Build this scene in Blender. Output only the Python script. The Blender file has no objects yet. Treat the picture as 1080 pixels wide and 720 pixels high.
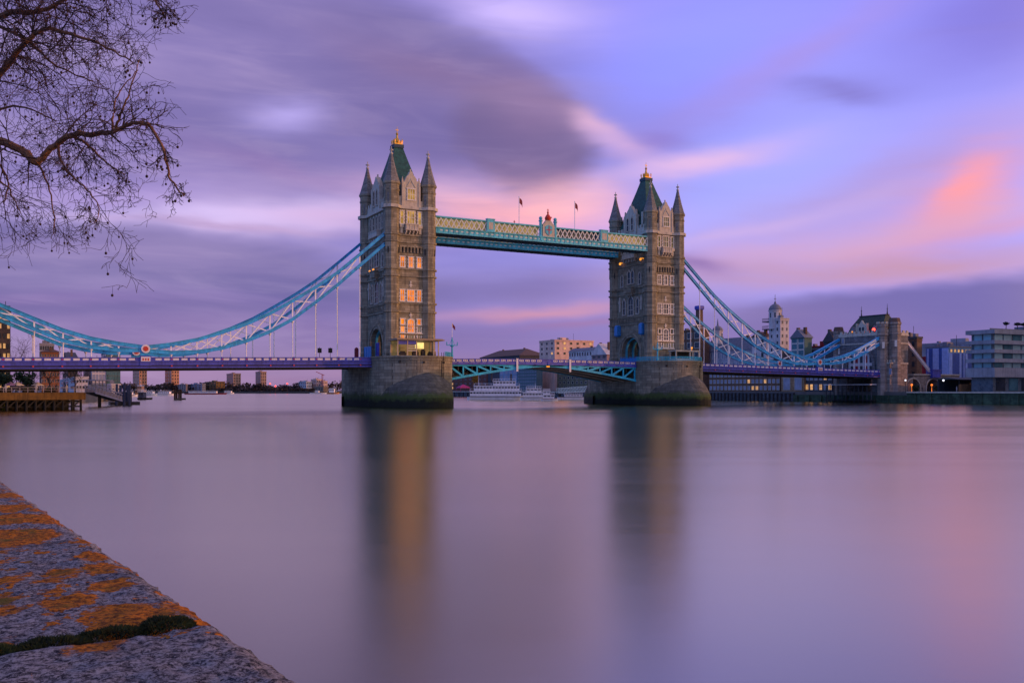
import bpy, math, random
from math import sin, cos, tan, atan, atan2, pi, sqrt, exp, radians as R, degrees as DG
from mathutils import Vector, Matrix

# ------------------------------------------------------------------ camera, sky, sun, exposure
SC = bpy.context.scene
COL = SC.collection
# world axes: +X along the bridge to the far (south) bank, +Y downstream, Z up from the water level
CX, CY, CZ, YAW, FPX, HPX = -90.16, -233.27, 4.25, .49259, 974.7, 411.3
SY, CYW = sin(YAW), cos(YAW)

def proj_z(X, Y):
    return (X - CX) * SY + (Y - CY) * CYW
def at(px, depth):                      # surveyed point: photo column and distance -> ground position
    x = (px - 540) / FPX * depth
    return (CX + x * CYW + depth * SY, CY - x * SY + depth * CYW)
def on_x(px, X):                        # where the sight line of a column meets the plane X = const
    t = (px - 540) / FPX
    return CY + (X - CX) * (CYW - t * SY) / (SY + t * CYW)
def on_y(px, Y):
    t = (px - 540) / FPX
    return CX + (Y - CY) * (SY + t * CYW) / (CYW - t * SY)
def zat(py, depth):
    return (HPX - py) / FPX * depth + CZ

cd = bpy.data.cameras.new('camera')
cam = bpy.data.objects.new('camera', cd)
COL.objects.link(cam)
cam.location = (CX, CY, CZ)
cam.rotation_euler = (pi / 2, 0, -YAW)
cd.sensor_width = 36
cd.lens = 36 * FPX / 1080
cd.shift_y = (HPX - 360) / 1080
cd.clip_start = .05
cd.clip_end = 20000
SC.camera = cam
SC.render.engine = 'CYCLES'
SC.view_settings.view_transform = 'Standard'
SC.view_settings.look = 'None'
SC.view_settings.exposure = 0.12
SC.view_settings.gamma = 1

SUN_DIR = Vector((.86, -.50, tan(R(5.0)))).normalized()      # towards the sun, low in the south-west
sd = bpy.data.lights.new('sun', 'SUN')
sd.energy = 1.6
sd.angle = R(.6)
sd.color = (1.0, .40, .17)
sun = bpy.data.objects.new('sun', sd)
COL.objects.link(sun)
sun.rotation_euler = (-SUN_DIR).to_track_quat('-Z', 'Y').to_euler()
sun.location = (200, -300, 200)

def lin(r, g, b):
    f = lambda c: c / 255 / 12.92 if c / 255 <= .04045 else ((c / 255 + .055) / 1.055) ** 2.4
    return (f(r), f(g), f(b))

class Net:
    """small helper to write node expressions"""
    def __init__(s, tree):
        s.t = tree; s.n = tree.nodes; s.l = tree.links; s.n.clear()
    def new(s, typ, **kw):
        n = s.n.new(typ)
        for k, v in kw.items():
            setattr(n, k, v)
        return n
    def put(s, sock, v):
        if isinstance(v, bpy.types.NodeSocket):
            s.l.new(v, sock)
        elif isinstance(v, (tuple, list)):
            if sock.type == 'RGBA' and len(v) == 3:
                v = (*v, 1)
            sock.default_value = v
        else:
            sock.default_value = v
    def m(s, op, a, b=None, c=None, clamp=False):
        n = s.new('ShaderNodeMath', operation=op, use_clamp=clamp)
        s.put(n.inputs[0], a)
        if b is not None: s.put(n.inputs[1], b)
        if c is not None: s.put(n.inputs[2], c)
        return n.outputs[0]
    def vm(s, op, a, b=None):
        n = s.new('ShaderNodeVectorMath', operation=op)
        s.put(n.inputs[0], a)
        if b is not None: s.put(n.inputs[1], b)
        return n.outputs[0]
    def xyz(s, v):
        n = s.new('ShaderNodeSeparateXYZ'); s.put(n.inputs[0], v)
        return n.outputs
    def comb(s, x, y, z=0.0):
        n = s.new('ShaderNodeCombineXYZ')
        s.put(n.inputs[0], x); s.put(n.inputs[1], y); s.put(n.inputs[2], z)
        return n.outputs[0]
    def mix(s, f, a, b, blend='MIX'):
        n = s.new('ShaderNodeMix', data_type='RGBA', blend_type=blend)
        s.put(n.inputs[0], f); s.put(n.inputs[6], a); s.put(n.inputs[7], b)
        return n.outputs[2]
    def noise(s, v, scale, detail=3, rough=.5, dist=0.0):
        n = s.new('ShaderNodeTexNoise')
        s.put(n.inputs['Vector'], v); n.inputs['Scale'].default_value = scale
        n.inputs['Detail'].default_value = detail; n.inputs['Roughness'].default_value = rough
        n.inputs['Distortion'].default_value = dist
        return n.outputs['Fac']
    def ramp(s, f, lo, hi, a=0.0, b=1.0, smooth=True):
        n = s.new('ShaderNodeMapRange', clamp=True)
        n.interpolation_type = 'SMOOTHSTEP' if smooth else 'LINEAR'
        s.put(n.inputs[0], f)
        for i, v in enumerate((lo, hi, a, b)): n.inputs[i + 1].default_value = v
        return n.outputs[0]

world = bpy.data.worlds.new('World')
SC.world = world
world.use_nodes = True
def build_sky():
    N = Net(world.node_tree)
    tc = N.new('ShaderNodeTexCoord')
    d = N.vm('NORMALIZE', tc.outputs['Generated'])
    x, y, z = N.xyz(d)
    az = N.m('MULTIPLY', N.m('ARCTAN2', x, y), 180 / pi)          # compass degrees from downstream towards the south bank
    el = N.m('MULTIPLY', N.m('ARCSINE', z), 180 / pi)
    # soft drift of the clouds: streaks lie nearly level
    p = N.comb(N.m('MULTIPLY', az, .055), N.m('MULTIPLY', el, .15), 0.0)
    n1 = N.noise(p, 1.0, 4, .55)
    n2 = N.noise(N.vm('ADD', p, (7.3, 2.1, 0)), 1.0, 4, .55)
    azw = N.m('ADD', az, N.m('MULTIPLY', N.m('SUBTRACT', n1, .5), 6.0))
    elw = N.m('ADD', el, N.m('MULTIPLY', N.m('SUBTRACT', n2, .5), 3.6))
    ps = N.comb(N.m('MULTIPLY', az, .10), N.m('ADD', N.m('MULTIPLY', el, .62), N.m('MULTIPLY', az, .03)), 3.0)
    st = N.noise(ps, 1.0, 5, .55, .6)                                # fine streaks
    ps2 = N.comb(N.m('MULTIPLY', az, .05), N.m('MULTIPLY', el, .30), 9.0)
    st2 = N.noise(ps2, 1.0, 4, .5, .4)

    # clear sky behind the clouds
    sky = N.new('ShaderNodeTexSky', sky_type='NISHITA')
    sky.sun_disc = False
    sky.sun_elevation = R(5.0)
    sky.sun_rotation = atan2(SUN_DIR.x, SUN_DIR.y)
    clear = N.vm('MULTIPLY', sky.outputs[0], (.09 * 1.5, .09 * 1.0, .09 * 1.2))
    elc = N.m('MAXIMUM', el, 0.0)
    # veil of high cloud, lilac to blue from left to right
    fr = N.ramp(az, 10, 42)
    veil = N.mix(fr, lin(142, 128, 194), lin(168, 168, 272))
    veil = N.mix(N.ramp(elc, 14, 26), veil, N.mix(fr, lin(136, 122, 188), lin(154, 150, 264)))
    veil = N.mix(N.ramp(elc, 7, 0), veil, N.mix(fr, lin(138, 118, 164), lin(168, 140, 190)))
    col = N.mix(.90, clear, veil)

    def pe(px, py):
        a = atan((px - 540) / FPX)
        return DG(YAW + a), DG(atan((HPX - py) / FPX * cos(a)))
    def blob(px, py, wx, wy, rot, rgb, amt, col, warp=1.0, streak=0.0, hard=False):
        """one cloud: centre, half sizes in photo pixels, tilt, colour, strength"""
        a0, e0 = pe(px, py)
        k = 57.3 / FPX
        a = azw if warp else az
        e = elw if warp else el
        da = N.m('SUBTRACT', a, a0); de = N.m('SUBTRACT', e, e0)
        cr, sr = cos(R(rot)), sin(R(rot))
        u = N.m('ADD', N.m('MULTIPLY', da, cr / (wx * k)), N.m('MULTIPLY', de, sr / (wx * k)))
        v = N.m('SUBTRACT', N.m('MULTIPLY', de, cr / (wy * k)), N.m('MULTIPLY', da, sr / (wy * k)))
        r2 = N.m('ADD', N.m('MULTIPLY', u, u), N.m('MULTIPLY', v, v))
        if streak:
            r2 = N.m('ADD', r2, N.m('MULTIPLY', N.m('SUBTRACT', st, .5), -streak))
        if hard:
            f = N.ramp(r2, 1.35, .45, 0, amt)
        else:
            f = N.m('MULTIPLY', N.m('EXPONENT', N.m('MULTIPLY', r2, -1.0)), amt, clamp=True)
        return N.mix(f, col, lin(*rgb))
    B = [
        # right side: periwinkle clearing and pink veils
        (790, 215, 140, 75, 8, (180, 187, 278), .92, 1, .3),
        (700, 75, 95, 60, 20, (152, 160, 282), .9, 1, .3),
        (545, 10, 75, 26, -8, (228, 206, 278), .92, 1, .8),
        (810, 70, 200, 22, 24, (174, 148, 226), .55, 1, .8),
        (1060, 20, 110, 60, 10, (130, 118, 210), .8, 1, .3),
        (925, 200, 190, 34, 16, (186, 152, 206), .7, 1, .8),
        (1000, 220, 84, 30, 24, (232, 158, 182), .65, 1, 2.2),
        (1012, 204, 34, 17, 38, (262, 160, 162), .8, 1, 2.4),
        (992, 228, 42, 14, 18, (256, 158, 160), .75, 1, 2.6),
        (1040, 236, 60, 7, 6, (232, 152, 172), .6, 1, 2.0),
        (950, 246, 70, 6, 12, (236, 166, 186), .5, 1, 2.0),
        (860, 262, 230, 20, 8, (214, 168, 206), .8, 1, .8),
        (800, 240, 110, 9, 12, (216, 184, 236), .6, 1, .8),
        (930, 285, 230, 20, 3, (200, 148, 164), .85, 1, .8),
        (895, 103, 50, 14, -6, (126, 114, 190), .6, 1, 1.6),
        (860, 92, 40, 8, -10, (130, 118, 196), .4, 1, 1.6),
        # low violet bank on the right with a pink upper edge
        (1010, 333, 250, 38, 5, (115, 106, 170), .97, 1, .6, True),
        (760, 343, 150, 26, 0, (134, 118, 174), .8, 1, .4),
        (735, 286, 32, 11, -10, (140, 108, 172), .75, 1, .3),
        (860, 372, 330, 16, 0, (136, 112, 170), .7, 1, .4),
        # left: the big mauve cloud mass
        (300, 80, 420, 110, -10, (122, 110, 164), .92, 1, .8),
        (470, 100, 160, 72, -22, (120, 108, 164), .93, 1, .5, True),
        (555, 150, 78, 52, -28, (116, 100, 146), .92, 1, .5, True),
        (455, 78, 120, 22, -14, (146, 116, 152), .5, 1, .7),
        (560, 110, 48, 34, -36, (150, 120, 162), .5, 1, .6),
        (200, 40, 150, 60, 0, (138, 124, 184), .75, 1, .4),
        (295, 122, 42, 16, 6, (182, 168, 236), .9, 1, .5),
        (225, 190, 120, 16, -8, (152, 132, 190), .55, 1, .9),
        (320, 185, 150, 12, -10, (150, 122, 176), .55, 1, .9),
        (250, 226, 150, 14, 6, (216, 196, 246), .98, 1, 1.3),
        (130, 208, 90, 14, 4, (172, 150, 214), .7, 1, .9),
        (330, 222, 70, 9, 3, (214, 176, 218), .6, 1, .7),
        (235, 236, 100, 5, 2, (196, 158, 196), .6, 1, .7),
        (622, 138, 24, 10, -26, (232, 182, 206), .8, 1, .6),
        (650, 155, 46, 11, -22, (216, 176, 220), .75, 1, .8),
        (735, 172, 80, 10, 8, (226, 186, 228), .9, 1, .8),
        (690, 150, 30, 14, 0, (140, 118, 196), .6, 1, .4),
        (480, 205, 90, 22, -6, (224, 178, 208), .8, 1, .7),
        (565, 222, 105, 19, -3, (276, 190, 188), .95, 1, 1.1),
        (610, 210, 60, 18, -4, (255, 192, 200), .6, 1, .6),
        # lower left: violet bank with level bars
        (150, 292, 330, 45, 0, (114, 105, 160), .95, 1, .7, True),
        (90, 268, 160, 12, 0, (106, 96, 156), .7, 1, .9),
        (60, 315, 120, 8, 0, (146, 122, 176), .6, 1, .9),
        (230, 318, 160, 9, 0, (128, 110, 172), .6, 1, .9),
        (550, 300, 120, 30, 0, (126, 112, 168), .85, 1, .4),
        (560, 331, 105, 7, 1, (214, 152, 176), .85, 1, .8),
        (600, 345, 60, 5, 1, (176, 128, 172), .7, 1, .8),
        (300, 352, 420, 20, 0, (122, 102, 158), .7, 1, .6),
        (300, 395, 420, 14, 0, (150, 112, 150), .75, 0, .3),
        (700, 392, 300, 14, 0, (150, 116, 158), .6, 0, .3),
    ]
    for b in B:
        col = blob(b[0], b[1], b[2], b[3], b[4], b[5], b[6], col, b[7], b[8], len(b) > 9)
    # faint streaks, strongest in the cloud on the left
    lef = N.m('SUBTRACT', 1.0, N.m('MULTIPLY', fr, .85))
    col = N.mix(N.m('MULTIPLY', N.ramp(st2, .42, .72, 0, .24), lef), col, lin(205, 180, 226))
    col = N.mix(N.m('MULTIPLY', N.ramp(st2, .55, .25, 0, .26), lef), col, lin(100, 92, 152))
    col = N.mix(N.m('MULTIPLY', N.ramp(st, .48, .72, 0, .20), lef), col, lin(186, 164, 206))
    col = N.mix(N.m('MULTIPLY', N.ramp(st, .52, .30, 0, .16), lef), col, lin(98, 90, 146))
    # the sky behind the photographer: sunset in the west, paler overhead
    back = N.ramp(N.m('ADD', N.m('MULTIPLY', y, -.62), N.m('MULTIPLY', x, .78)), .25, .9)
    north = N.ramp(N.m('MULTIPLY', x, -1.0), .25, .8)
    glow = N.mix(N.ramp(el, 4, 40), (1.45, .92, .46), (.44, .38, .38))
    col = N.mix(N.m('MULTIPLY', north, .85), col, N.mix(N.ramp(el, 0, 40), (.04, .26, .84), (.06, .29, .90)))
    col = N.mix(back, col, glow)
    top = N.ramp(el, 28, 65)
    col = N.mix(top, col, N.mix(N.ramp(y, -.4, .4), (.40, .36, .60), (.34, .29, .55)))
    col = N.mix(N.ramp(el, 0, -3), col, (.09, .075, .10))
    bg = N.new('ShaderNodeBackground')
    N.put(bg.inputs[0], col)
    bg.inputs[1].default_value = 1.0
    out = N.new('ShaderNodeOutputWorld')
    N.l.new(bg.outputs[0], out.inputs[0])
build_sky()

# ------------------------------------------------------------------ helpers
WLOC = {}
def tag(o, label=None, cat=None, group=None, kind=None):
    if label: o['label'] = label
    if cat: o['category'] = cat
    if group: o['group'] = group
    if kind: o['kind'] = kind
    return o

def thing(name, loc, label, cat, group=None):
    o = bpy.data.objects.new(name, None)
    o.empty_display_size = .5
    o.location = loc
    COL.objects.link(o)
    WLOC[o.name] = Vector(loc)
    return tag(o, label, cat, group)

class MB:
    def __init__(s): s.v = []; s.f = []
    def add(s, vs, fs):
        n = len(s.v); s.v += [tuple(p) for p in vs]; s.f += [tuple(n + i for i in f) for f in fs]
        return s
    def box(s, x0, x1, y0, y1, z0, z1):
        return s.add([(x0,y0,z0),(x1,y0,z0),(x1,y1,z0),(x0,y1,z0),(x0,y0,z1),(x1,y0,z1),(x1,y1,z1),(x0,y1,z1)],
                     [(0,3,2,1),(4,5,6,7),(0,1,5,4),(1,2,6,5),(2,3,7,6),(3,0,4,7)])
    def beam(s, p, q, w, h, up=(0,0,1)):
        p = Vector(p); q = Vector(q); d = (q - p)
        if d.length < 1e-6: return s
        d.normalize(); up = Vector(up)
        a = d.cross(up)
        if a.length < 1e-4: a = d.cross(Vector((1,0,0)))
        a.normalize(); b = a.cross(d).normalized()
        a = a * (w / 2); b = b * (h / 2)
        vs = [p-a-b, p+a-b, p+a+b, p-a+b, q-a-b, q+a-b, q+a+b, q-a+b]
        return s.add(vs, [(0,1,2,3),(4,7,6,5),(0,4,5,1),(1,5,6,2),(2,6,7,3),(3,7,4,0)])
    def tube(s, pts, rad, n=6):
        pts = [Vector(p) for p in pts]
        if not isinstance(rad, (list, tuple)): rad = [rad] * len(pts)
        vs = []; fs = []
        for i, p in enumerate(pts):
            t = (pts[min(i+1, len(pts)-1)] - pts[max(i-1, 0)])
            t = t.normalized() if t.length > 1e-9 else Vector((0,0,1))
            a = t.cross(Vector((.31,.17,1)) if abs(t.z) < .95 else Vector((1,.2,0))).normalized()
            b = t.cross(a)
            for k in range(n):
                an = 2*pi*k/n
                vs.append(p + (a*cos(an) + b*sin(an)) * rad[i])
        for i in range(len(pts)-1):
            for k in range(n):
                fs.append((i*n+k, i*n+(k+1)%n, (i+1)*n+(k+1)%n, (i+1)*n+k))
        fs.append(tuple(range(n-1,-1,-1))); fs.append(tuple((len(pts)-1)*n+k for k in range(n)))
        return s.add(vs, fs)
    def lathe(s, cx, cy, prof, n=8, rot=None, sx=1, sy=1):
        rot = pi/n if rot is None else rot
        vs = []; fs = []
        for z, r in prof:
            for k in range(n):
                a = rot + 2*pi*k/n
                vs.append((cx + r*sx*cos(a), cy + r*sy*sin(a), z))
        for i in range(len(prof)-1):
            for k in range(n):
                fs.append((i*n+k, i*n+(k+1)%n, (i+1)*n+(k+1)%n, (i+1)*n+k))
        fs.append(tuple(range(n-1,-1,-1))); fs.append(tuple((len(prof)-1)*n+k for k in range(n)))
        return s.add(vs, fs)
    def poly(s, pts, axis, a0, a1):
        """extrude a 2D outline along an axis: 'x' (pts y,z), 'y' (pts x,z), 'z' (pts x,y)"""
        g = {'x': lambda p, a: (a, p[0], p[1]), 'y': lambda p, a: (p[0], a, p[1]), 'z': lambda p, a: (p[0], p[1], a)}[axis]
        n = len(pts)
        vs = [g(p, a0) for p in pts] + [g(p, a1) for p in pts]
        fs = [tuple(range(n-1,-1,-1)), tuple(range(n, 2*n))]
        fs += [(i, (i+1)%n, n+(i+1)%n, n+i) for i in range(n)]
        return s.add(vs, fs)
    def loft(s, rings, cap=True, closed=True):
        n = len(rings[0]); vs = [p for r in rings for p in r]; fs = []
        for i in range(len(rings)-1):
            for k in range(n if closed else n-1):
                fs.append((i*n+k, i*n+(k+1)%n, (i+1)*n+(k+1)%n, (i+1)*n+k))
        if cap and closed:
            fs.append(tuple(range(n-1,-1,-1))); fs.append(tuple((len(rings)-1)*n+k for k in range(n)))
        return s.add(vs, fs)
    def ball(s, c, r, n=8, m=6, sz=1):
        return s.lathe(c[0], c[1], [(c[2] - r*sz*cos(pi*i/m), max(r*sin(pi*i/m), .002)) for i in range(m+1)], n)
    def xf(s, M):
        s.v = [tuple(M @ Vector(p)) for p in s.v]; return s
    def build(s, name, mat, parent=None, loc=None, smooth=False):
        if parent is not None:
            L = WLOC[parent.name]
        elif loc is not None:
            L = Vector(loc)
        else:
            xs = [p[0] for p in s.v]; ys = [p[1] for p in s.v]
            L = Vector(((min(xs)+max(xs))/2, (min(ys)+max(ys))/2, min(p[2] for p in s.v)))
        me = bpy.data.meshes.new(name)
        me.from_pydata([tuple(Vector(p) - L) for p in s.v], [], s.f)
        bm_fix(me)
        mats = mat if isinstance(mat, (list, tuple)) else [mat]
        for mm in mats: me.materials.append(mm)
        if smooth:
            me.polygons.foreach_set('use_smooth', [True] * len(me.polygons))
        o = bpy.data.objects.new(name, me)
        COL.objects.link(o)
        if parent is not None: o.parent = parent
        else: o.location = L
        WLOC[o.name] = L
        return o

import bmesh
def bm_fix(me):
    bm = bmesh.new(); bm.from_mesh(me)
    bmesh.ops.recalc_face_normals(bm, faces=bm.faces)
    bm.to_mesh(me); bm.free(); me.update()

def copy_tree(o, parent=None, mats=None):
    c = o.copy(); COL.objects.link(c)
    if parent is not None: c.parent = parent
    if mats and c.type == 'MESH':
        for i, sl in enumerate(c.material_slots):
            if sl.material and sl.material.name in mats:
                nm = sl.material.name; sl.link = 'OBJECT'; sl.material = mats[nm]
    for ch in o.children: copy_tree(ch, c, mats)
    WLOC[c.name] = WLOC[o.name]
    return c

# ------------------------------------------------------------------ materials
MATS = {}
def mat(name, rgb, rough=.6, metal=0.0, var=.25, vscale=1.0, bump=0.0, bscale=6.0, brick=None, emit=None, estr=1.0, spec=.4, stain=None, grime=0.0):
    """procedural paint / stone / glass: mottled base colour, optional coursed masonry, relief, glow"""
    m = bpy.data.materials.new(name); m.use_nodes = True
    N = Net(m.node_tree)
    tc = N.new('ShaderNodeTexCoord'); ob = tc.outputs['Object']
    geo = N.new('ShaderNodeNewGeometry')
    rnd = N.new('ShaderNodeObjectInfo').outputs['Random']
    f = N.noise(ob, vscale, 5, .6)
    dark = tuple(c * (1 - var) for c in rgb); lite = tuple(min(1, c * (1 + var)) for c in rgb)
    col = N.mix(N.ramp(f, .3, .7, smooth=False), dark, lite)
    h = None
    if brick:
        bw, bh, mort = brick
        x, y, z = N.xyz(ob)
        uv = N.comb(N.m('ADD', N.m('MULTIPLY', x, .92), N.m('MULTIPLY', y, 1.0)), z, 0.0)
        bt = N.new('ShaderNodeTexBrick')
        N.put(bt.inputs['Vector'], uv)
        bt.inputs['Scale'].default_value = 1
        bt.inputs['Brick Width'].default_value = bw; bt.inputs['Row Height'].default_value = bh
        bt.inputs['Mortar Size'].default_value = mort
        bt.inputs['Mortar Smooth'].default_value = .3
        bt.inputs['Color1'].default_value = (.72, .72, .72, 1); bt.inputs['Color2'].default_value = (1.22, 1.22, 1.22, 1)
        bt.inputs['Mortar'].default_value = (.45, .45, .45, 1)
        col = N.mix(1.0, col, bt.outputs['Color'], 'MULTIPLY')
        h = bt.outputs['Fac']
    if grime:
        x, y, z = N.xyz(ob)
        g = N.noise(N.comb(N.m('MULTIPLY', x, 1.6), N.m('MULTIPLY', y, 1.6), N.m('MULTIPLY', z, .18)), 1.0, 4, .6)
        col = N.mix(N.ramp(g, .46, .66, 0, grime), col, tuple(c * .3 for c in rgb))
    if stain:
        for (z0, z1, sc) in stain:                 # tide marks on the masonry: (fades out at, solid below, colour), world heights
            zz = N.xyz(geo.outputs['Position'])[2]
            zz = N.m('ADD', zz, N.m('MULTIPLY', N.m('SUBTRACT', N.noise(geo.outputs['Position'], .55, 6, .72), .5), 3.6))
            col = N.mix(N.ramp(zz, z0, z1), col, sc)
    b = N.new('ShaderNodeBsdfPrincipled')
    N.put(b.inputs['Base Color'], col)
    N.put(b.inputs['Roughness'], N.m('ADD', N.m('MULTIPLY', N.m('SUBTRACT', f, .5), .25), rough, clamp=True))
    b.inputs['Metallic'].default_value = metal
    b.inputs['Specular IOR Level'].default_value = spec
    if bump:
        hh = N.noise(ob, bscale, 5, .65)
        if h is not None: hh = N.m('SUBTRACT', hh, N.m('MULTIPLY', h, 1.2))
        bn = N.new('ShaderNodeBump'); bn.inputs['Strength'].default_value = bump; bn.inputs['Distance'].default_value = .12
        N.put(bn.inputs['Height'], hh); N.l.new(bn.outputs[0], b.inputs['Normal'])
    if emit:
        # rooms behind the glass differ a little in brightness
        e = N.noise(N.vm('ADD', ob, N.comb(N.m('MULTIPLY', rnd, 40.0), rnd, rnd)), .7, 2)
        N.put(b.inputs['Emission Color'], emit)
        N.put(b.inputs['Emission Strength'], N.ramp(e, .3, .7, estr * .45, estr * 1.4, smooth=False))
    o = N.new('ShaderNodeOutputMaterial'); N.l.new(b.outputs[0], o.inputs[0])
    MATS[name] = m
    return m
M = MATS
ALG = [(4.2, 2.6, (.055, .085, .022)), (2.6, 1.2, (.012, .016, .010))]
mat('granite_ashlar', (.315, .28, .195), .85, var=.22, vscale=.5, bump=.5, bscale=3, brick=(1.5, .62, .03), grime=.55)
mat('pale_stone', (.56, .51, .41), .8, var=.18, vscale=1.2, bump=.3, bscale=5, grime=.3)
mat('pier_granite', (.27, .245, .175), .9, var=.28, vscale=.4, bump=.6, bscale=2, brick=(1.9, .78, .035), grime=.45, stain=ALG)
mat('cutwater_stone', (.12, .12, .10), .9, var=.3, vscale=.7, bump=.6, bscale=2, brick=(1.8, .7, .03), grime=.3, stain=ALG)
mat('slate_spire', (.20, .20, .19), .7, var=.3, vscale=2, bump=.3, brick=(.5, .35, .02))
mat('roof_slate_green', (.02, .095, .08), .6, var=.3, vscale=1.2, bump=.2, brick=(.7, .42, .02))
mat('gold_leaf', (.85, .45, .07), .35, 1.0, var=.2, vscale=4)
mat('dark_glass', (.02, .025, .03), .15, var=.3, vscale=.6)
mat('amber_window', (.06, .03, .01), .6, var=.3, emit=(1.0, .23, .010), estr=1.0, spec=.1)
mat('gold_window', (.06, .04, .01), .6, var=.3, emit=(1.0, .55, .14), estr=.42, spec=.1)
mat('dim_window', (.04, .04, .03), .25, var=.3, emit=(1.0, .7, .25), estr=.06)
mat('white_frame', (.76, .72, .64), .7, var=.12, vscale=2)
mat('chain_blue_lit', (.035, .40, .80), .45, var=.3, vscale=.9, grime=.3)  # blue paint, raised to carry the LED lighting of the chains in its colour
mat('truss_cyan', (.012, .44, .70), .45, var=.3, vscale=.9, grime=.3)
mat('walkway_blue', (.09, .54, .66), .5, var=.25, vscale=.6, grime=.35)
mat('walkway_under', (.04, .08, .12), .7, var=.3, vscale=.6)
mat('white_steel', (.90, .88, .90), .5, var=.1, vscale=1.5)  # white paint, brightened to hold the LED light on the bracing
mat('parapet_violet', (.07, .085, .48), .55, var=.3, vscale=.5, grime=.4)
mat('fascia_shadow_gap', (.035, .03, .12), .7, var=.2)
mat('panel_white', (.74, .70, .74), .55, var=.1, vscale=2)
mat('boss_red', (.55, .05, .03), .5, var=.2, vscale=3)
mat('crest_red', (.50, .02, .08), .5, var=.2, vscale=3)
mat('asphalt', (.05, .05, .052), .9, var=.2, vscale=2)
mat('dark_steel', (.02, .02, .022), .7, var=.3, vscale=1)
mat('flag_red', (.20, .03, .05), .8, var=.4, vscale=4)
mat('lamp_blue', (.03, .25, .62), .5, var=.25, vscale=1.5)
# ------------------------------------------------------------------ the river
def water_mat():
    m = bpy.data.materials.new('river_water'); m.use_nodes = True
    N = Net(m.node_tree)
    tc = N.new('ShaderNodeTexCoord'); ob = tc.outputs['Object']
    x, y, z = N.xyz(ob)
    b = N.new('ShaderNodeBsdfPrincipled')
    # lazy bands of smoother and rougher water along the stream, blurred by the long exposure
    cur = N.noise(N.comb(N.m('MULTIPLY', N.m('ADD', x, N.m('MULTIPLY', y, -.5)), .006), N.m('MULTIPLY', N.m('ADD', y, N.m('MULTIPLY', x, .5)), .03)), 1.0, 4, .55)
    rip = N.noise(N.comb(N.m('MULTIPLY', N.m('ADD', x, N.m('MULTIPLY', y, -.5)), .03), N.m('MULTIPLY', N.m('ADD', y, N.m('MULTIPLY', x, .5)), .22)), 1.0, 5, .65)
    cur = N.m('ADD', N.m('MULTIPLY', cur, .62), N.m('MULTIPLY', rip, .38))
    b.inputs['Base Color'].default_value = (.022, .020, .022, 1)
    gl = N.new('ShaderNodeBsdfAnisotropic', distribution='BECKMANN')                 # long exposure: the averaged ripples mirror almost everything
    N.put(gl.inputs['Color'], N.mix(cur, (.92, .87, .68), (1.0, .96, .75)))
    b.inputs['Roughness'].default_value = .5; b.inputs['Specular IOR Level'].default_value = .1
    N.put(gl.inputs['Roughness'], N.ramp(cur, .3, .7, .205, .275, smooth=False))
    b.inputs['IOR'].default_value = 1.34
    w = N.noise(N.comb(N.m('MULTIPLY', x, .35), N.m('MULTIPLY', y, .35)), 1.0, 4, .6)
    bn = N.new('ShaderNodeBump'); bn.inputs['Strength'].default_value = .03; bn.inputs['Distance'].default_value = .2
    N.put(bn.inputs['Height'], w); N.l.new(bn.outputs[0], b.inputs['Normal']); N.l.new(bn.outputs[0], gl.inputs['Normal'])
    lw = N.new('ShaderNodeLayerWeight'); lw.inputs['Blend'].default_value = .5
    mx = N.new('ShaderNodeMixShader'); N.put(mx.inputs[0], N.m('POWER', lw.outputs['Facing'], 2.05, clamp=True))
    N.l.new(b.outputs[0], mx.inputs[1]); N.l.new(gl.outputs[0], mx.inputs[2])
    o = N.new('ShaderNodeOutputMaterial'); N.l.new(mx.outputs[0], o.inputs[0])
    return m
wm = MB()
wm.add([(-7000,-1500,0),(7000,-1500,0),(7000,9000,0),(-7000,9000,0)], [(0,1,2,3)])
tag(wm.build('river', water_mat(), loc=(0,0,0)), 'smooth violet river water blurred by a long exposure', kind='structure')

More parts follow.
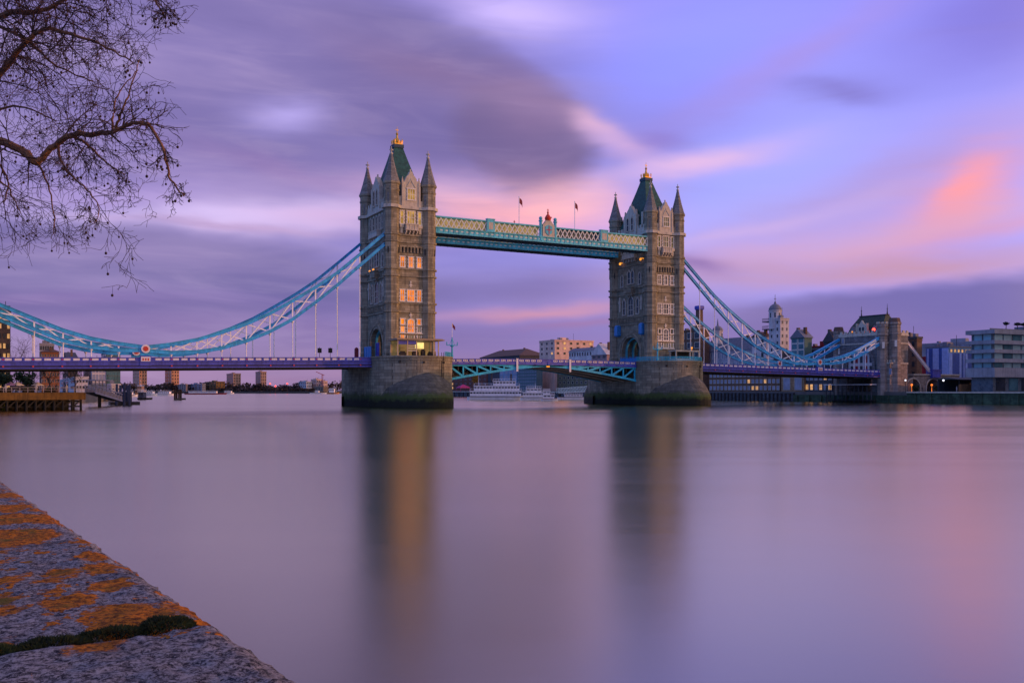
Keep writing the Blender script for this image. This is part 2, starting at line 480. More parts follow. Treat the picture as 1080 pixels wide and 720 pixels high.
# ------------------------------------------------------------------ piers
TX = 82.3                       # distance between the tower centres
PT = 12.8                       # top of the pier noses
RD = 11.2                       # roadway level at the towers
def make_pier(label):
    t = thing('bridge_pier', (0, 0, 0), label, 'bridge pier', 'piers under the two towers')
    core = MB().box(-10.65, 10.65, -9.3, 12.6, -2, RD - .3)
    core.build('core', M['pier_granite'], t)
    for s in (-1, 1):
        r = 10.65; e0 = 9.3 if s < 0 else 12.6
        arc = [(-r*cos(pi*k/24), s*(e0 + 12.2*sin(pi*k/24)), 0) for k in range(25)]
        nose = MB().loft([[(p[0]*q, s*e0 + (p[1]-s*e0)*q, z) for p in arc] for z, q in ((-2,1),(11.6,1),(11.6,1.012),(12.1,1.012),(12.1,1.0),(PT-.5,1.0),(PT-.5,1.02),(PT,1.02))])
        nose.build('rounded_nose', M['pier_granite'], t)
        # pointed cutwater with a domed cap leaning against the nose
        out = []; inn = []
        n = 28
        for k in range(n + 1):
            a = -1 + 2*k/n
            x = 11.25*(abs(a)**.80)*(1 if a > 0 else -1)
            y = e0 + .3 + 18.2*(1-abs(a)**1.7)
            out.append((x, s*y))
            ang = pi*(a+1)/2
            ap = (1-abs(a)**1.25)
            inn.append((-10.5*cos(ang)*.995, s*(e0 + 12.1*sin(ang)), 2.6 + 6.1*ap))
        rings = [[(x, y, -2) for x, y in out], [(x, y, 2.4) for x, y in out]]
        for q in (.25, .5, .75, 1.0):
            rings.append([(x + (i[0]-x)*q, y + (i[1]-y)*q, 2.4 + (i[2]-2.4)*(1-(1-q)**1.6)) for (x, y), i in zip(out, inn)])
        c = MB().loft(rings, cap=False, closed=False)
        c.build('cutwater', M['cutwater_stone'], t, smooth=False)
        for k, (px_, zz) in enumerate(((-6.6, 11.0), (-1.2, 10.9), (4.6, 10.9))):
            a = math.acos(-px_/10.65)
            y = s*(e0 + 12.2*sin(a))
            nx, ny = px_, s*12
            MB().box(px_-.24, px_+.24, y-.22, y+.22, zz, zz+.55).build('drain_hole', M['dark_steel'], t)
    lad = MB()
    for s in (-.28, .28): lad.beam((4.2+s, -20.95, -1), (4.2+s, -20.62, PT+.9), .1, .1)
    for k in range(34): lad.beam((3.92, -20.93+.008*k, -.6+.4*k), (4.48, -20.93+.008*k, -.6+.4*k), .06, .06)
    lad.build('ladder', M['dark_steel'], t)
    return t
pier1 = make_pier('granite pier with domed cutwater carrying the nearer lit tower and a glazed cabin')
pier2 = copy_tree(pier1); pier2.location = (TX, 0, 0)
pier2['label'] = 'granite pier with green tide mark carrying the far tower with unlit windows'

# ------------------------------------------------------------------ towers
YW, XN = 9.75, 5.7
def fmap(face):
    return {'W': lambda u, o, z: (u, -YW - o, z), 'E': lambda u, o, z: (u, YW + o, z),
            'N': lambda u, o, z: (-XN - o, u, z), 'S': lambda u, o, z: (XN + o, u, z)}[face]
def fbox(mb, face, u0, u1, o0, o1, z0, z1):
    g = fmap(face); p = g(u0, o0, z0); q = g(u1, o1, z1)
    return mb.box(min(p[0],q[0]), max(p[0],q[0]), min(p[1],q[1]), max(p[1],q[1]), min(p[2],q[2]), max(p[2],q[2]))
def fpoly(mb, face, pts, o0, o1):
    g = fmap(face)
    n = len(pts)
    vs = [g(p[0], o0, p[1]) for p in pts] + [g(p[0], o1, p[1]) for p in pts]
    fs = [tuple(range(n-1,-1,-1)), tuple(range(n, 2*n))] + [(i, (i+1)%n, n+(i+1)%n, n+i) for i in range(n)]
    return mb.add(vs, fs)

def window(t, face, u, z0, z1, w, nl=2, nt=1, pane='amber_window', frame='white_frame', o=0.0, point=0.0, hood=True, fw=.26):
    """one window: stone surround with mullions, and the glass as its pane"""
    f = MB(); h = w/2
    fbox(f, face, u-h-fw, u-h, o-.05, o+.20, z0, z1)
    fbox(f, face, u+h, u+h+fw, o-.05, o+.20, z0, z1)
    # toothed quoins
    zz = z0 + .1; k = 0
    while zz + .42 < z1:
        if k % 2 == 0:
            fbox(f, face, u-h-fw-.16, u-h-fw+.02, o-.04, o+.14, zz, zz+.42)
            fbox(f, face, u+h+fw-.02, u+h+fw+.16, o-.04, o+.14, zz, zz+.42)
        zz += .42; k += 1
    fbox(f, face, u-h-fw-.12, u+h+fw+.12, o-.05, o+.30, z0-.28, z0)
    if point:
        fpoly(f, face, [(u-h-fw, z1), (u-h-fw, z1+.2), (u, z1+point+.35), (u+h+fw, z1+.2), (u+h+fw, z1), (u+h, z1), (u, z1+point), (u-h, z1)], o-.05, o+.22)
    elif hood:
        fbox(f, face, u-h-fw-.14, u+h+fw+.14, o-.05, o+.26, z1, z1+.26)
    for k in range(1, nl):
        x = u - h + w*k/nl
        fbox(f, face, x-.07, x+.07, o-.03, o+.13, z0, z1)
    for k in range(1, nt+1):
        z = z0 + (z1-z0)*k/(nt+1)
        fbox(f, face, u-h, u+h, o-.03, o+.11, z-.07, z+.07)
    wn = f.build('window', M[frame], t)
    p = MB()
    if point:
        fpoly(p, face, [(u-h, z0), (u-h, z1), (u, z1+point), (u+h, z1), (u+h, z0)], o-.02, o+.03)
    else:
        fbox(p, face, u-h, u+h, o-.02, o+.03, z0, z1)
    p.build('pane', M[pane], wn)
    return wn

def arch_pts(w, z0, n=18, k=1.0):
    return [(-w*cos(pi*i/n), z0 + k*w*sin(pi*i/n)) for i in range(n+1)]

def make_tower():
    t = thing('bridge_tower', (0, 0, RD), 'nearer stone tower with amber lit windows and gold tipped green roof', 'bridge tower', 'twin gothic towers of the bridge')
    S = M['granite_ashlar']; P = M['pale_stone']
    body = MB()
    o = [(-YW, RD-.4), (-YW, 24.5), (YW, 24.5), (YW, RD-.4), (4.5, RD-.4)] + [(-y, z) for y, z in arch_pts(4.5, 16.0)] + [(-4.5, RD-.4)]
    body.poly(o, 'x', -XN, XN)
    body.box(-XN, XN, -YW, YW, 24.5, 52.4)
    body.build('body', S, t)
    # portals and vault ribs in the road arch
    for sx in (-1, 1):
        f = 'N' if sx < 0 else 'S'
        for r0, r1, oo in ((4.55, 5.15, .22), (5.2, 5.9, .38), (5.95, 6.45, .16)):
            a = arch_pts(r1, 16.0); b = arch_pts(r0, 16.0)
            mb = MB(); fpoly(mb, f, [(-r1, RD)] + a + [(r1, RD), (r0, RD)] + b[::-1] + [(-r0, RD)], -.1, oo)
            mb.build('archivolt', S, t)
    for k in range(4):
        x = -4.6 + k*2.5
        a = arch_pts(4.46, 16.0); b = arch_pts(3.95, 16.0)
        MB().poly([(-4.46, RD)] + a + [(4.46, RD), (3.95, RD)] + b[::-1] + [(-3.95, RD)], 'x', x, x+.5).build('vault_rib', M['walkway_blue'], t)  # blue light inside the passage is given as rib colour
    # string courses
    for z, pr, hh in ((24.3,.28,.38),(26.5,.32,.42),(33.5,.28,.38),(35.3,.32,.42),(42.3,.28,.38),(44.1,.32,.42),(51.0,.6,.75)):
        mb = MB().box(-XN-pr, XN+pr, -YW-pr, YW+pr, z, z+hh)
        for sx in (-1, 1):
            for sy in (-1, 1):
                mb.lathe(sx*5.1, sy*9.15, [(z-.02, 1.9), (z-.02, 2.0+pr), (z+hh+.02, 2.02+pr), (z+hh+.02, 1.9)])
        mb.build('string_course', P if hh > .5 else S, t)
    # corner turrets
    for sx in (-1, 1):
        for sy in (-1, 1):
            cx, cy = sx*5.1, sy*9.15
            tu = MB().lathe(cx, cy, [(RD-.3,2.12),(14.2,2.12),(14.6,1.92),(38.4,1.92),(39.2,1.96),(41.2,2.06),(55.4,1.98),(55.5,2.12),(55.9,2.12),(56.0,1.98),(56.9,2.0),(57.3,2.3),(57.7,2.32)]).build('turret', S, t)
            for k in range(8):     # blind panels round the turret head
                a = pi/8 + 2*pi*(k+.5)/8
                c = Vector((cx + 1.84*cos(a), cy + 1.84*sin(a), 0)); d = Vector((cos(a), sin(a), 0)); e = Vector((-sin(a), cos(a), 0))
                if k % 2 == 0:
                    MB().beam(c + Vector((0,0,52.3)), c + Vector((0,0,54.8)), .5, .12, up=d).build('slit_panel', M['slate_spire'], tu)
            MB().lathe(cx, cy, [(57.7,2.25),(58.5,1.95),(60.6,1.33),(63.0,.72),(64.9,.3)]).build('spire', M['slate_spire'], tu)
            fi = MB().lathe(cx, cy, [(64.8,.3),(65.0,.42),(65.25,.42),(65.4,.16),(66.9,.10)])
            fi.box(cx-.5, cx+.5, cy-.11, cy+.11, 65.85, 66.15); fi.box(cx-.11, cx+.11, cy-.5, cy+.5, 65.84, 66.16)
            fi.build('finial', P, tu)
            for (z0, z1) in ((39.3, 40.9),):
                for a in (pi*.5*k + pi/4 for k in range(4)):
                    c = Vector((cx + 1.9*cos(a), cy + 1.9*sin(a), 0)); d = Vector((cos(a), sin(a), 0))
                    MB().beam(c + Vector((0,0,z0)), c + Vector((0,0,z1)), .22, .3, up=d).build('slit_panel', M['dark_steel'], tu)
    # battlements, gables and dormer roofs
    for f, hw, gw in (('W', 3.3, 2.3), ('E', 3.3, 2.3), ('N', 7.2, 2.9), ('S', 7.2, 2.9)):
        mb = MB(); pts = [(-hw, 51.6)]
        u = -hw; up = True
        step = .82
        while u < hw - .01:
            u2 = min(hw, u + step); z = 54.3 if up else 53.4
            pts += [(u, z), (u2, z)]; u = u2; up = not up
        pts.append((hw, 51.6))
        fpoly(mb, f, pts, -.45, .1); mb.build('battlement', P, t)
        g = MB()
        zs = 57.3
        pts = [(-gw, 51.7), (-gw, zs), (-gw-.25, zs), (-gw-.25, zs+.5), (-gw+.25, zs+.5)]
        curve = [(gw*.70, 58.4), (gw*.55, 59.3), (gw*.28, 60.0), (.28, 60.8)]
        pts += [(-a, b) for a, b in curve] + [(a, b) for a, b in curve[::-1]]
        pts += [(gw-.25, zs+.5), (gw+.25, zs+.5), (gw+.25, zs), (gw, zs), (gw, 51.7)]
        fpoly(g, f, pts, -.9, .32)
        for s in (-1, 1):
            fbox(g, f, s*gw-.28, s*gw+.28, -.5, .5, 51.72, 57.9)
            fpoly(g, f, [(s*gw-.28, 57.92), (s*gw, 59.4), (s*gw+.28, 57.92)], -.25, .25)
        fbox(g, f, -.16, .16, -.4, -.1, 60.7, 61.5)
        g.build('gable', P, t)
        d = MB(); fpoly(d, f, [(-gw*.85, 52.5), (-gw*.85, 57.0), (0, 59.9), (gw*.85, 57.0), (gw*.85, 52.5)], -4.6 if f in 'WE' else -3.2, -.9)
        d.build('dormer_roof', M['roof_slate_green'], t)
        if f in 'WE':
            window(t, f, 0, 53.5, 56.2, 1.9, 3, 1, 'gold_window' if f == 'W' else 'dark_glass', o=.32, fw=.18)
            m2 = MB()
            fpoly(m2, f, [(-1.3, 56.7), (0, 58.9), (1.3, 56.7), (1.05, 56.7), (0, 58.4), (-1.05, 56.7)], .32, .46)
            m2.build('gable_tracery', P, t)
        else:
            for s in (-1, 1):
                window(t, f, s*1.15, 53.2, 56.6, 1.0, 1, 1, 'dark_glass', frame='pale_stone', o=.32, point=.7, fw=.16)
    for s in (-1, 1):                      # chimneys beside the long gables
        MB().box(-4.9, -3.9, s*4.6-.45, s*4.6+.45, 52.4, 58.4).build('chimney', P, t)
        MB().box(3.9, 4.9, s*4.6-.45, s*4.6+.45, 52.4, 58.4).build('chimney', P, t)
    rf = MB()
    rf.loft([[(sx*a, sy*b, z) for sx, sy in ((-1,-1),(1,-1),(1,1),(-1,1))] for z, a, b in ((52.4,5.2,8.2),(54,4.95,7.5),(58,3.95,5.7),(62,2.95,4.05),(66,1.95,2.4),(69.0,1.22,1.3))])
    roof = rf.build('roof', M['roof_slate_green'], t)
    MB().box(-1.4, 1.4, -1.5, 1.5, 69.0, 69.9).build('roof_platform', M['walkway_under'], roof)
    fi = MB()
    fi.box(-1.15, 1.15, -1.2, 1.2, 69.9, 70.2)
    for sx in (-1, 0, 1):
        for sy in (-1, 0, 1):
            if sx or sy: fi.lathe(sx*1.05, sy*1.1, [(70.2,.12),(71.0,.2),(71.5,.05)], 6)
    fi.lathe(0, 0, [(70.2,.9),(71.2,.75),(71.8,.35),(72.6,.22),(73.0,.38),(73.4,.12),(74.9,.05)], 8)
    fi.box(-.42, .42, -.06, .06, 73.9, 74.1)
    fi.build('gilded_finial', M['gold_leaf'], roof)

    # west (river) face
    A = 'amber_window'
    for f, a, g in (('W', A, 'gold_window'), ('E', 'dark_glass', 'dark_glass')):
        window(t, f, 0, 47.4, 50.5, 1.9, 3, 1, g, fw=.22)
        window(t, f, -2.45, 47.2, 50.4, .75, 1, 1, g, fw=.22); window(t, f, 2.45, 47.2, 50.4, .75, 1, 1, g, fw=.22)
        b = MB(); fbox(b, f, -1.75, 1.75, -.05, 1.15, 45.6, 46.9)
        fbox(b, f, -1.9, 1.9, -.05, 1.3, 46.9, 47.15); fbox(b, f, -1.9, 1.9, -.05, 1.3, 45.45, 45.65)
        for k in range(5):
            fbox(b, f, -1.5+k*.72, -1.4+k*.72+.02, 1.15, 1.22, 45.7, 46.85)
        for k in range(4):
            u = -1.5 + k
            g2 = fmap(f)
            fpoly(b, f, [(u-.17, 45.45), (u+.17, 45.45), (u+.17, 44.5), (u-.17, 44.5)], -.05, .5)
            fbox(b, f, u-.17, u+.17, .5, 1.0, 44.9, 45.44)
        b.build('oriel_balcony', M['pale_stone'], t)
        for s in (-1, 1):
            n = MB(); fbox(n, f, s*2.6-.5, s*2.6+.5, -.05, .55, 46.2, 46.9)
            fbox(n, f, s*2.6-.32, s*2.6+.32, -.05, .35, 44.7, 46.2)
            n.build('niche_bracket', M['pale_stone'], t)
        cb = MB()
        fbox(cb, f, -3.15, 3.15, -.05, .42, 41.2, 41.6)
        for k in range(7):
            u = -2.85 + k*.95
            fbox(cb, f, u-.2, u+.2, -.05, .38, 39.7, 41.2)
        cb.build('corbel_table', S, t)
        sh = MB()
        for k in range(6):
            u = -2.85 + (k+.5)*.95
            fbox(sh, f, u-.2, u+.2, -.03, .02, 39.9, 41.1)
        sh.build('corbel_recess', M['dark_steel'], t)
        for u in (-2.35, 0, 2.35): window(t, f, u, 36.1, 38.6, .95, 2, 1, a)
        window(t, f, -2.35, 27.3, 30.1, .95, 2, 1, a); window(t, f, 2.35, 27.3, 30.1, .95, 2, 1, a); window(t, f, 0, 27.3, 30.1, 1.75, 3, 1, a)
        for zc in (30.9, 23.1):
            cr = MB()
            for k in range(4): fbox(cr, f, -.16-.2*(k == 1), .16+.2*(k == 1), -.03, .16, zc+k*.42, zc+k*.42+.3)
            cr.build('cross_ornament', M['white_frame'], t)
        for s in (-1, 1):
            window(t, f, s*2.3, 21.3, 22.6, .85, 1, 0, a); window(t, f, s*2.3, 19.3, 20.7, .8, 2, 0, a if s < 0 else 'dim_window', hood=False)
            window(t, f, s*2.3, 17.1, 18.5, .8, 2, 0, a if s < 0 else 'dim_window', hood=False)
        window(t, f, 0, 19.3, 22.2, 1.55, 3, 2, a, point=.35); window(t, f, 0, 17.1, 18.4, 1.55, 3, 0, 'dim_window', hood=False)
        le = MB(); fbox(le, f, -3.35, 3.35, -.05, .4, 18.85, 19.05); fbox(le, f, -3.35, 3.35, -.05, .35, 16.6, 16.8)
        le.build('ledge', M['white_frame'], t)
    # road faces
    for f in ('N', 'S'):
        for k in range(5):
            window(t, f, -4.4+2.2*k, 46.6, 49.9, .95, 1, 1, 'dark_glass', frame='pale_stone', point=.6, fw=.2)
        b = MB(); fbox(b, f, -3.2, 3.2, -.05, 1.2, 44.8, 46.1); fbox(b, f, -3.4, 3.4, -.05, 1.35, 46.1, 46.35); fbox(b, f, -3.4, 3.4, -.05, 1.35, 44.55, 44.8)
        for k in range(5): fbox(b, f, -2.9+k*1.4, -2.55+k*1.4, -.05, .9, 43.5, 44.55)
        b.build('balcony', M['pale_stone'], t)
        window(t, f, -.9, 37.0, 40.2, 1.3, 1, 1, 'dark_glass', frame='pale_stone', point=.9); window(t, f, .9, 37.0, 40.2, 1.3, 1, 1, 'dark_glass', frame='pale_stone', point=.9)
        for s in (-1, 1):
            window(t, f, s*4.6, 36.4, 39.4, .9, 1, 1, 'dark_glass', frame='pale_stone', point=.5)
            window(t, f, s*3.5, 27.6, 31.6, 1.1, 1, 1, 'dark_glass', frame='pale_stone', point=.8)
            w = MB(); fbox(w, f, s*5.6-.5, s*5.6+.5, -.05, .5, 31.2, 31.8); fbox(w, f, s*5.6-.3, s*5.6+.3, -.05, .35, 28.6, 31.2)
            fpoly(w, f, [(s*5.6-.45, 31.8), (s*5.6, 33.2), (s*5.6+.45, 31.8)], -.05, .4)
            w.build('statue_niche', M['pale_stone'], t)
        window(t, f, 0, 27.3, 32.0, 2.4, 2, 2, 'dark_glass', frame='pale_stone', point=1.3)
        b = MB(); fbox(b, f, -1.9, 1.9, -.05, 1.3, 34.0, 35.6); fbox(b, f, -2.05, 2.05, -.05, 1.45, 35.6, 35.85); fbox(b, f, -1.5, 1.5, -.05, .9, 33.2, 34.0)
        b.build('balcony', S, t)
        b = MB()
        for k in range(13): fbox(b, f, -6.4+k*1.04, -5.95+k*1.04, -.05, .3, 25.0, 26.2)
        b.build('carved_frieze', S, t)
    return t
tower1 = make_tower()
tower2 = copy_tree(tower1, mats={'amber_window': M['dark_glass'], 'gold_window': M['dim_window']})
tower2.location = (TX, 0, RD)
tower2['label'] = 'farther stone tower with dark windows, green roof and a cyan railing at its foot'

# ------------------------------------------------------------------ suspension chains
UP = [(-7.0,44.3),(-13.6,38.5),(-19.5,33.5),(-25,29.6),(-30.7,26.0),(-36.2,22.7),(-41.8,20.0),(-47.5,17.8),(-53.1,15.95),(-58.8,14.75),(-64.3,13.95)]
LO = [(-7.0,41.6),(-13.6,35.7),(-19.5,30.4),(-25,25.9),(-30.7,21.5),(-36.2,18.35),(-41.8,15.95),(-47.5,14.1),(-53.1,13.15),(-58.8,12.85),(-64.3,13.25)]
UP2 = [(-64.3,13.95),(-69.9,14.65),(-75.5,15.65),(-81.1,17.3),(-86.7,19.6),(-94.5,22.9)]
LO2 = [(-64.3,13.25),(-69.9,13.2),(-75.5,13.8),(-81.1,15.05),(-86.7,17.4),(-94.5,20.8)]
def deck_top(x):                      # parapet top along the side spans
    return 11.2 + (min(x, -10) + 93)*.0172
def make_chain(y, flip, label):
    fx = (lambda x: x) if not flip else (lambda x: TX - x)
    t = thing('suspension_chain', (fx(-64.3), y, 12.6), label, 'suspension chain', 'blue suspension chains of the side spans')
    s = -1 if y < 0 else 1
    P = lambda p, dy=0.0: (fx(p[0]), y + dy, p[1])
    blue = M['chain_blue_lit']
    for nm, L in (('top_chord', UP), ('bottom_chord', LO), ('top_chord', UP2), ('bottom_chord', LO2)):
        mb = MB()
        rings = []
        for i, p in enumerate(L):
            q0 = L[max(0, i-1)]; q1 = L[min(len(L)-1, i+1)]
            d = Vector((q1[0]-q0[0], 0, q1[1]-q0[1])).normalized(); n = Vector((-d.z, 0, d.x))
            if n.z < 0: n = -n
            ring = []
            for a, b in ((-.28,-.36),(.28,-.36),(.28,.36),(-.28,.36)):
                q = Vector((p[0], y, p[1])) + n*b + Vector((0, a, 0))
                ring.append((fx(q.x), q.y, q.z))
            rings.append(ring)
        mb.loft(rings)
        for i in range(len(L)-1):      # flange plates
            a = Vector(P(L[i])); b = Vector(P(L[i+1]))
            for dz in (-.4, .4): mb.beam(a + Vector((0,0,dz)), b + Vector((0,0,dz)), .8, .07)
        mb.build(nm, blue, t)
    for U, L in ((UP, LO), (UP2, LO2)):
        for i in range(1, len(U)-1):
            if U[i][1]-L[i][1] > .9:
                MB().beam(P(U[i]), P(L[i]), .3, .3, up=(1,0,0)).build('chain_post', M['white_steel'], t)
        for i in range(len(U)-1):
            if max(U[i][1]-L[i][1], U[i+1][1]-L[i+1][1]) > 1.3 and i > 0 or (U is UP2 and i > 1):
                mb = MB()
                mb.beam(P(U[i], -.12), P(L[i+1], -.12), .14, .26); mb.beam(P(L[i], .12), P(U[i+1], .12), .14, .26)
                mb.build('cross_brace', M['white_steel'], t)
        for i in range(1, len(L)-1):
            zt = deck_top(L[i][0]) - 1.2
            if L[i][1] - zt < .3: continue
            h = MB().tube([P(L[i]), (fx(L[i][0]), y, zt)], .13, 6)
            h.lathe(fx(L[i][0]), y, [(L[i][1]-1.0, .13), (L[i][1]-.45, .42), (L[i][1]-.4, .42)], 6)
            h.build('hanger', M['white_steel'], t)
    # pin with its roundel
    Rz = Matrix.Translation((fx(-64.3), y, 13.6)) @ Matrix.Rotation(pi/2, 4, 'X')
    ro = MB().lathe(0, 0, [(-.7,.95),(.7,.95)], 20).xf(Rz).build('roundel', M['panel_white'], t)
    MB().lathe(0, 0, [(-.76,.58),(.76,.58)], 20).xf(Rz).build('roundel_boss', M['boss_red'], ro)
    st = MB().beam((fx(-63.2), y, 12.6), (fx(-65.4), y, 12.6), .5, .7)
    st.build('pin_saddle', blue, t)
    return t
make_chain(-9.2, False, 'near left blue suspension chain with a red and white roundel low over the deck')
make_chain(9.2, False, 'far left blue suspension chain seen behind the nearer one')
make_chain(-9.2, True, 'long steel blue suspension chain sweeping down right from high on the far tower')
make_chain(9.2, True, 'right hand suspension chain farthest back, half hidden by the far tower')

# ------------------------------------------------------------------ decks
def make_side_span(flip, label):
    fx = (lambda x: x) if not flip else (lambda x: TX - x)
    xa, xb = -94.5, -10.68
    t = thing('side_span_deck', (fx(-52), 0, 10), label, 'bridge deck', 'road decks of the side spans')
    za, zb = deck_top(xa), deck_top(xb)
    Q = lambda x, y, dz: (fx(x), y, deck_top(x) + dz)
    MB().add([Q(xa,-9.2,-1.2), Q(xb,-9.2,-1.2), Q(xb,9.2,-1.2), Q(xa,9.2,-1.2), Q(xa,-9.2,-1.6), Q(xb,-9.2,-1.6), Q(xb,9.2,-1.6), Q(xa,9.2,-1.6)],
             [(0,1,2,3),(7,6,5,4),(0,4,5,1),(1,5,6,2),(2,6,7,3),(3,7,4,0)]).build('roadway', M['asphalt'], t)
    ug = MB()
    for y in (-8.9, -3, 3, 8.9): ug.beam(Q(xa, y, -2.15), Q(xb, y, -2.15), .4, 1.1)
    x = xa + 2
    while x < xb:
        ug.beam(Q(x, -8.8, -2.0), Q(x, 8.8, -2.0), .35, .75); x += 2.8
    ug.build('deck_girders', M['dark_steel'], t)
    for s in (-1, 1):
        y = 9.6*s
        fa = MB()
        fa.beam(Q(xa, y, -1.38), Q(xb, y, -1.38), .34, .80); fa.beam(Q(xa, y+.1*s, -.98), Q(xb, y+.1*s, -.98), .6, .12)
        f = fa.build('fascia_girder', M['parapet_violet'], t)
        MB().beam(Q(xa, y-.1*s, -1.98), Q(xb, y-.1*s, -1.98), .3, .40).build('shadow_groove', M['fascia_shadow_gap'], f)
        MB().beam(Q(xa, y+.12*s, -2.33), Q(xb, y+.12*s, -2.33), .55, .30).build('bottom_flange', M['parapet_violet'], f)
        MB().beam(Q(xa, y, -2.62), Q(xb, y, -2.62), .4, .28).build('lower_plate', M['dark_steel'], f)
        pa = MB()
        pa.beam(Q(xa, y, -.07), Q(xb, y, -.07), .36, .14)
        pa.beam(Q(xa, y, -.52), Q(xb, y, -.52), .10, .76)
        pa.beam(Q(xa, y, -.83), Q(xb, y, -.83), .26, .14)
        par = pa.build('parapet', M['parapet_violet'], t)
        x = -13.6; k = 0
        while x > xa:
            if abs(x + 64.3) > 1.6:
                if k % 3 == 0:
                    MB().beam(Q(x, y, -.92), Q(x, y, .06), .5, .42, up=(1,0,0)).build('parapet_pier', M['crest_red'] if False else M['parapet_violet'], par)
                    MB().beam(Q(x, y+.24*s, -.62), Q(x, y+.24*s, -.34), .3, .06, up=(0,1,0)).build('pier_badge', M['crest_red'], par)
                    Rz = Matrix.Translation(Q(x, y, -1.98)) @ Matrix.Rotation(pi/2, 4, 'X')
                    MB().lathe(0, 0, [(-.34,.2),(.34,.2)], 8).xf(Rz).build('boss', M['boss_red'], f)
                else:
                    MB().beam(Q(x, y, -.9), Q(x, y, -.1), .28, .3, up=(1,0,0)).build('parapet_post', M['parapet_violet'], par)
                xm = x - .94
                if s < 0 or k % 2 == 0:
                    if abs(xm + 64.3) > 1.9:
                        MB().beam(Q(xm-.66, y, -.47), Q(xm+.66, y, -.47), .16, .46).build('parapet_panel', M['panel_white'], par)
            x -= 1.88; k += 1
        b = MB().box(min(fx(-63.1), fx(-65.5)), max(fx(-63.1), fx(-65.5)), y-.35, y+.35, deck_top(-64.3)-1.9, deck_top(-64.3)+.35).build('pin_pedestal', M['parapet_violet'], t)
        pn = MB().box(min(fx(-63.3), fx(-65.3)), max(fx(-63.3), fx(-65.3)), y-.4, y+.4, deck_top(-64.3)-.95, deck_top(-64.3)+.12).build('crest_plaque', M['panel_white'], b)
        cr = MB()
        for dx in (-.55, 0, .55):
            cr.box(fx(-64.3)+dx-.16, fx(-64.3)+dx+.16, y-.43, y+.43, deck_top(-64.3)-.75, deck_top(-64.3)-.2)
        cr.build('crest_mark', M['boss_red'], b)
    return t
make_side_span(False, 'violet painted deck of the left side span with pale parapet panels')
make_side_span(True, 'violet painted deck of the right side span running to the gatehouse')

MID = TX/2
def make_leaf(flip, label):
    fx = (lambda x: x) if not flip else (lambda x: TX - x)
    xa, xb = 10.7, MID - .12
    t = thing('bascule_leaf', (fx(12), 0, RD), label, 'bascule leaf', 'opening leaves over the middle of the river')
    top = lambda x: 12.6 + .3*(1-((MID-x)/30.5)**2)
    bot = lambda x: 11.15 - 4.1*((MID-x)/30.5)**1.35
    n = 14
    xs = [xa + (xb-xa)*i/n for i in range(n+1)]
    rw = MB(); rw.loft([[(fx(x), y, top(x)+dz) for y, dz in ((-9.2,-1.15),(9.2,-1.15),(9.2,-1.5),(-9.2,-1.5))] for x in xs]).build('roadway', M['asphalt'], t)
    for y in (-9.35, -3.2, 3.2, 9.35):
        tr = MB()
        outer = abs(y) > 5
        w = .5 if outer else .35
        tr.loft([[(fx(x), y+a, bot(x)+b) for a, b in ((-w/2,-.3),(w/2,-.3),(w/2,.3),(-w/2,.3))] for x in xs])
        tr.loft([[(fx(x), y+a, top(x)-1.85+b) for a, b in ((-w/2,-.14),(w/2,-.14),(w/2,.14),(-w/2,.14))] for x in xs])
        x = xa + .4; px_ = None
        while x < MID - 7:
            x2 = x + 4.1
            if top(x)-1.85-bot(x) > .9:
                tr.beam((fx(x), y, top(x)-1.85), (fx(x), y, bot(x)), .3*w/.5, .38, up=(1,0,0))
                tr.beam((fx(x+.1), y, top(x)-1.95), (fx(x2-.1), y, bot(x2)+.1), .3*w/.5, .5)
            x = x2
        # solid web near the tip
        tr.loft([[(fx(q), y+a, z) for a, z in ((-.1,bot(q)+.28),(.1,bot(q)+.28),(.1,top(q)-1.98),(-.1,top(q)-1.98))] for q in (MID-9.5, MID-6, MID-3, xb)])
        tr.build('truss_girder', M['truss_cyan'] if outer else M['pale_stone'], t)
    cg = MB()
    x = xa + 1
    while x < xb:
        cg.box(min(fx(x),fx(x+.3)), max(fx(x),fx(x+.3)), -9.1, 9.1, max(bot(x)+.2, top(x)-3.2), top(x)-1.55); x += 2.05
    cg.build('cross_girders', M['dark_steel'], t)
    so = MB(); so.loft([[(fx(x), y, bot(x)+dz) for y, dz in ((-8.9,-.12),(8.9,-.12),(8.9,.02),(-8.9,.02))] for x in xs])
    so.build('soffit_plate', M['soffit_warm_lit'], t)
    for s in (-1, 1):
        y = 9.6*s
        pa = MB()
        for (d, w, h) in ((-.07,.36,.14),(-.52,.10,.76),(-.83,.26,.14),(-1.3,.4,.62)):
            pa.loft([[(fx(x), y+a*w/2, top(x)+d+b*h/2) for a, b in ((-1,-1),(1,-1),(1,1),(-1,1))] for x in xs])
        par = pa.build('parapet', M['parapet_violet'], t)
        x = xa + .3; k = 0
        while x < xb - 1:
            MB().box(fx(x)-.15, fx(x)+.15, y-.16, y+.16, top(x)-.9, top(x)-.1).build('parapet_post', M['parapet_violet'], par)
            xm = x + .95
            if xm + .6 < xb:
                pn = MB().box(fx(xm)-.68, fx(xm)+.68, y-.09, y+.09, top(xm)-.72, top(xm)-.22)
                pn.build('parapet_panel', M['panel_white'], par)
                hs = MB().box(fx(xm)-.45, fx(xm)-.1, y-.11, y+.11, top(xm)-.58, top(xm)-.36).box(fx(xm)+.1, fx(xm)+.45, y-.11, y+.11, top(xm)-.58, top(xm)-.36)
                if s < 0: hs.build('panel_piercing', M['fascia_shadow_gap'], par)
            x += 1.9
    return t
mat('soffit_warm_lit', (.20, .16, .09), .7, var=.3, vscale=.8, grime=.4)  # yellowish tone stands for warm light on the underside
make_leaf(False, 'left bascule leaf with cyan truss rising from the pier with the cabin')
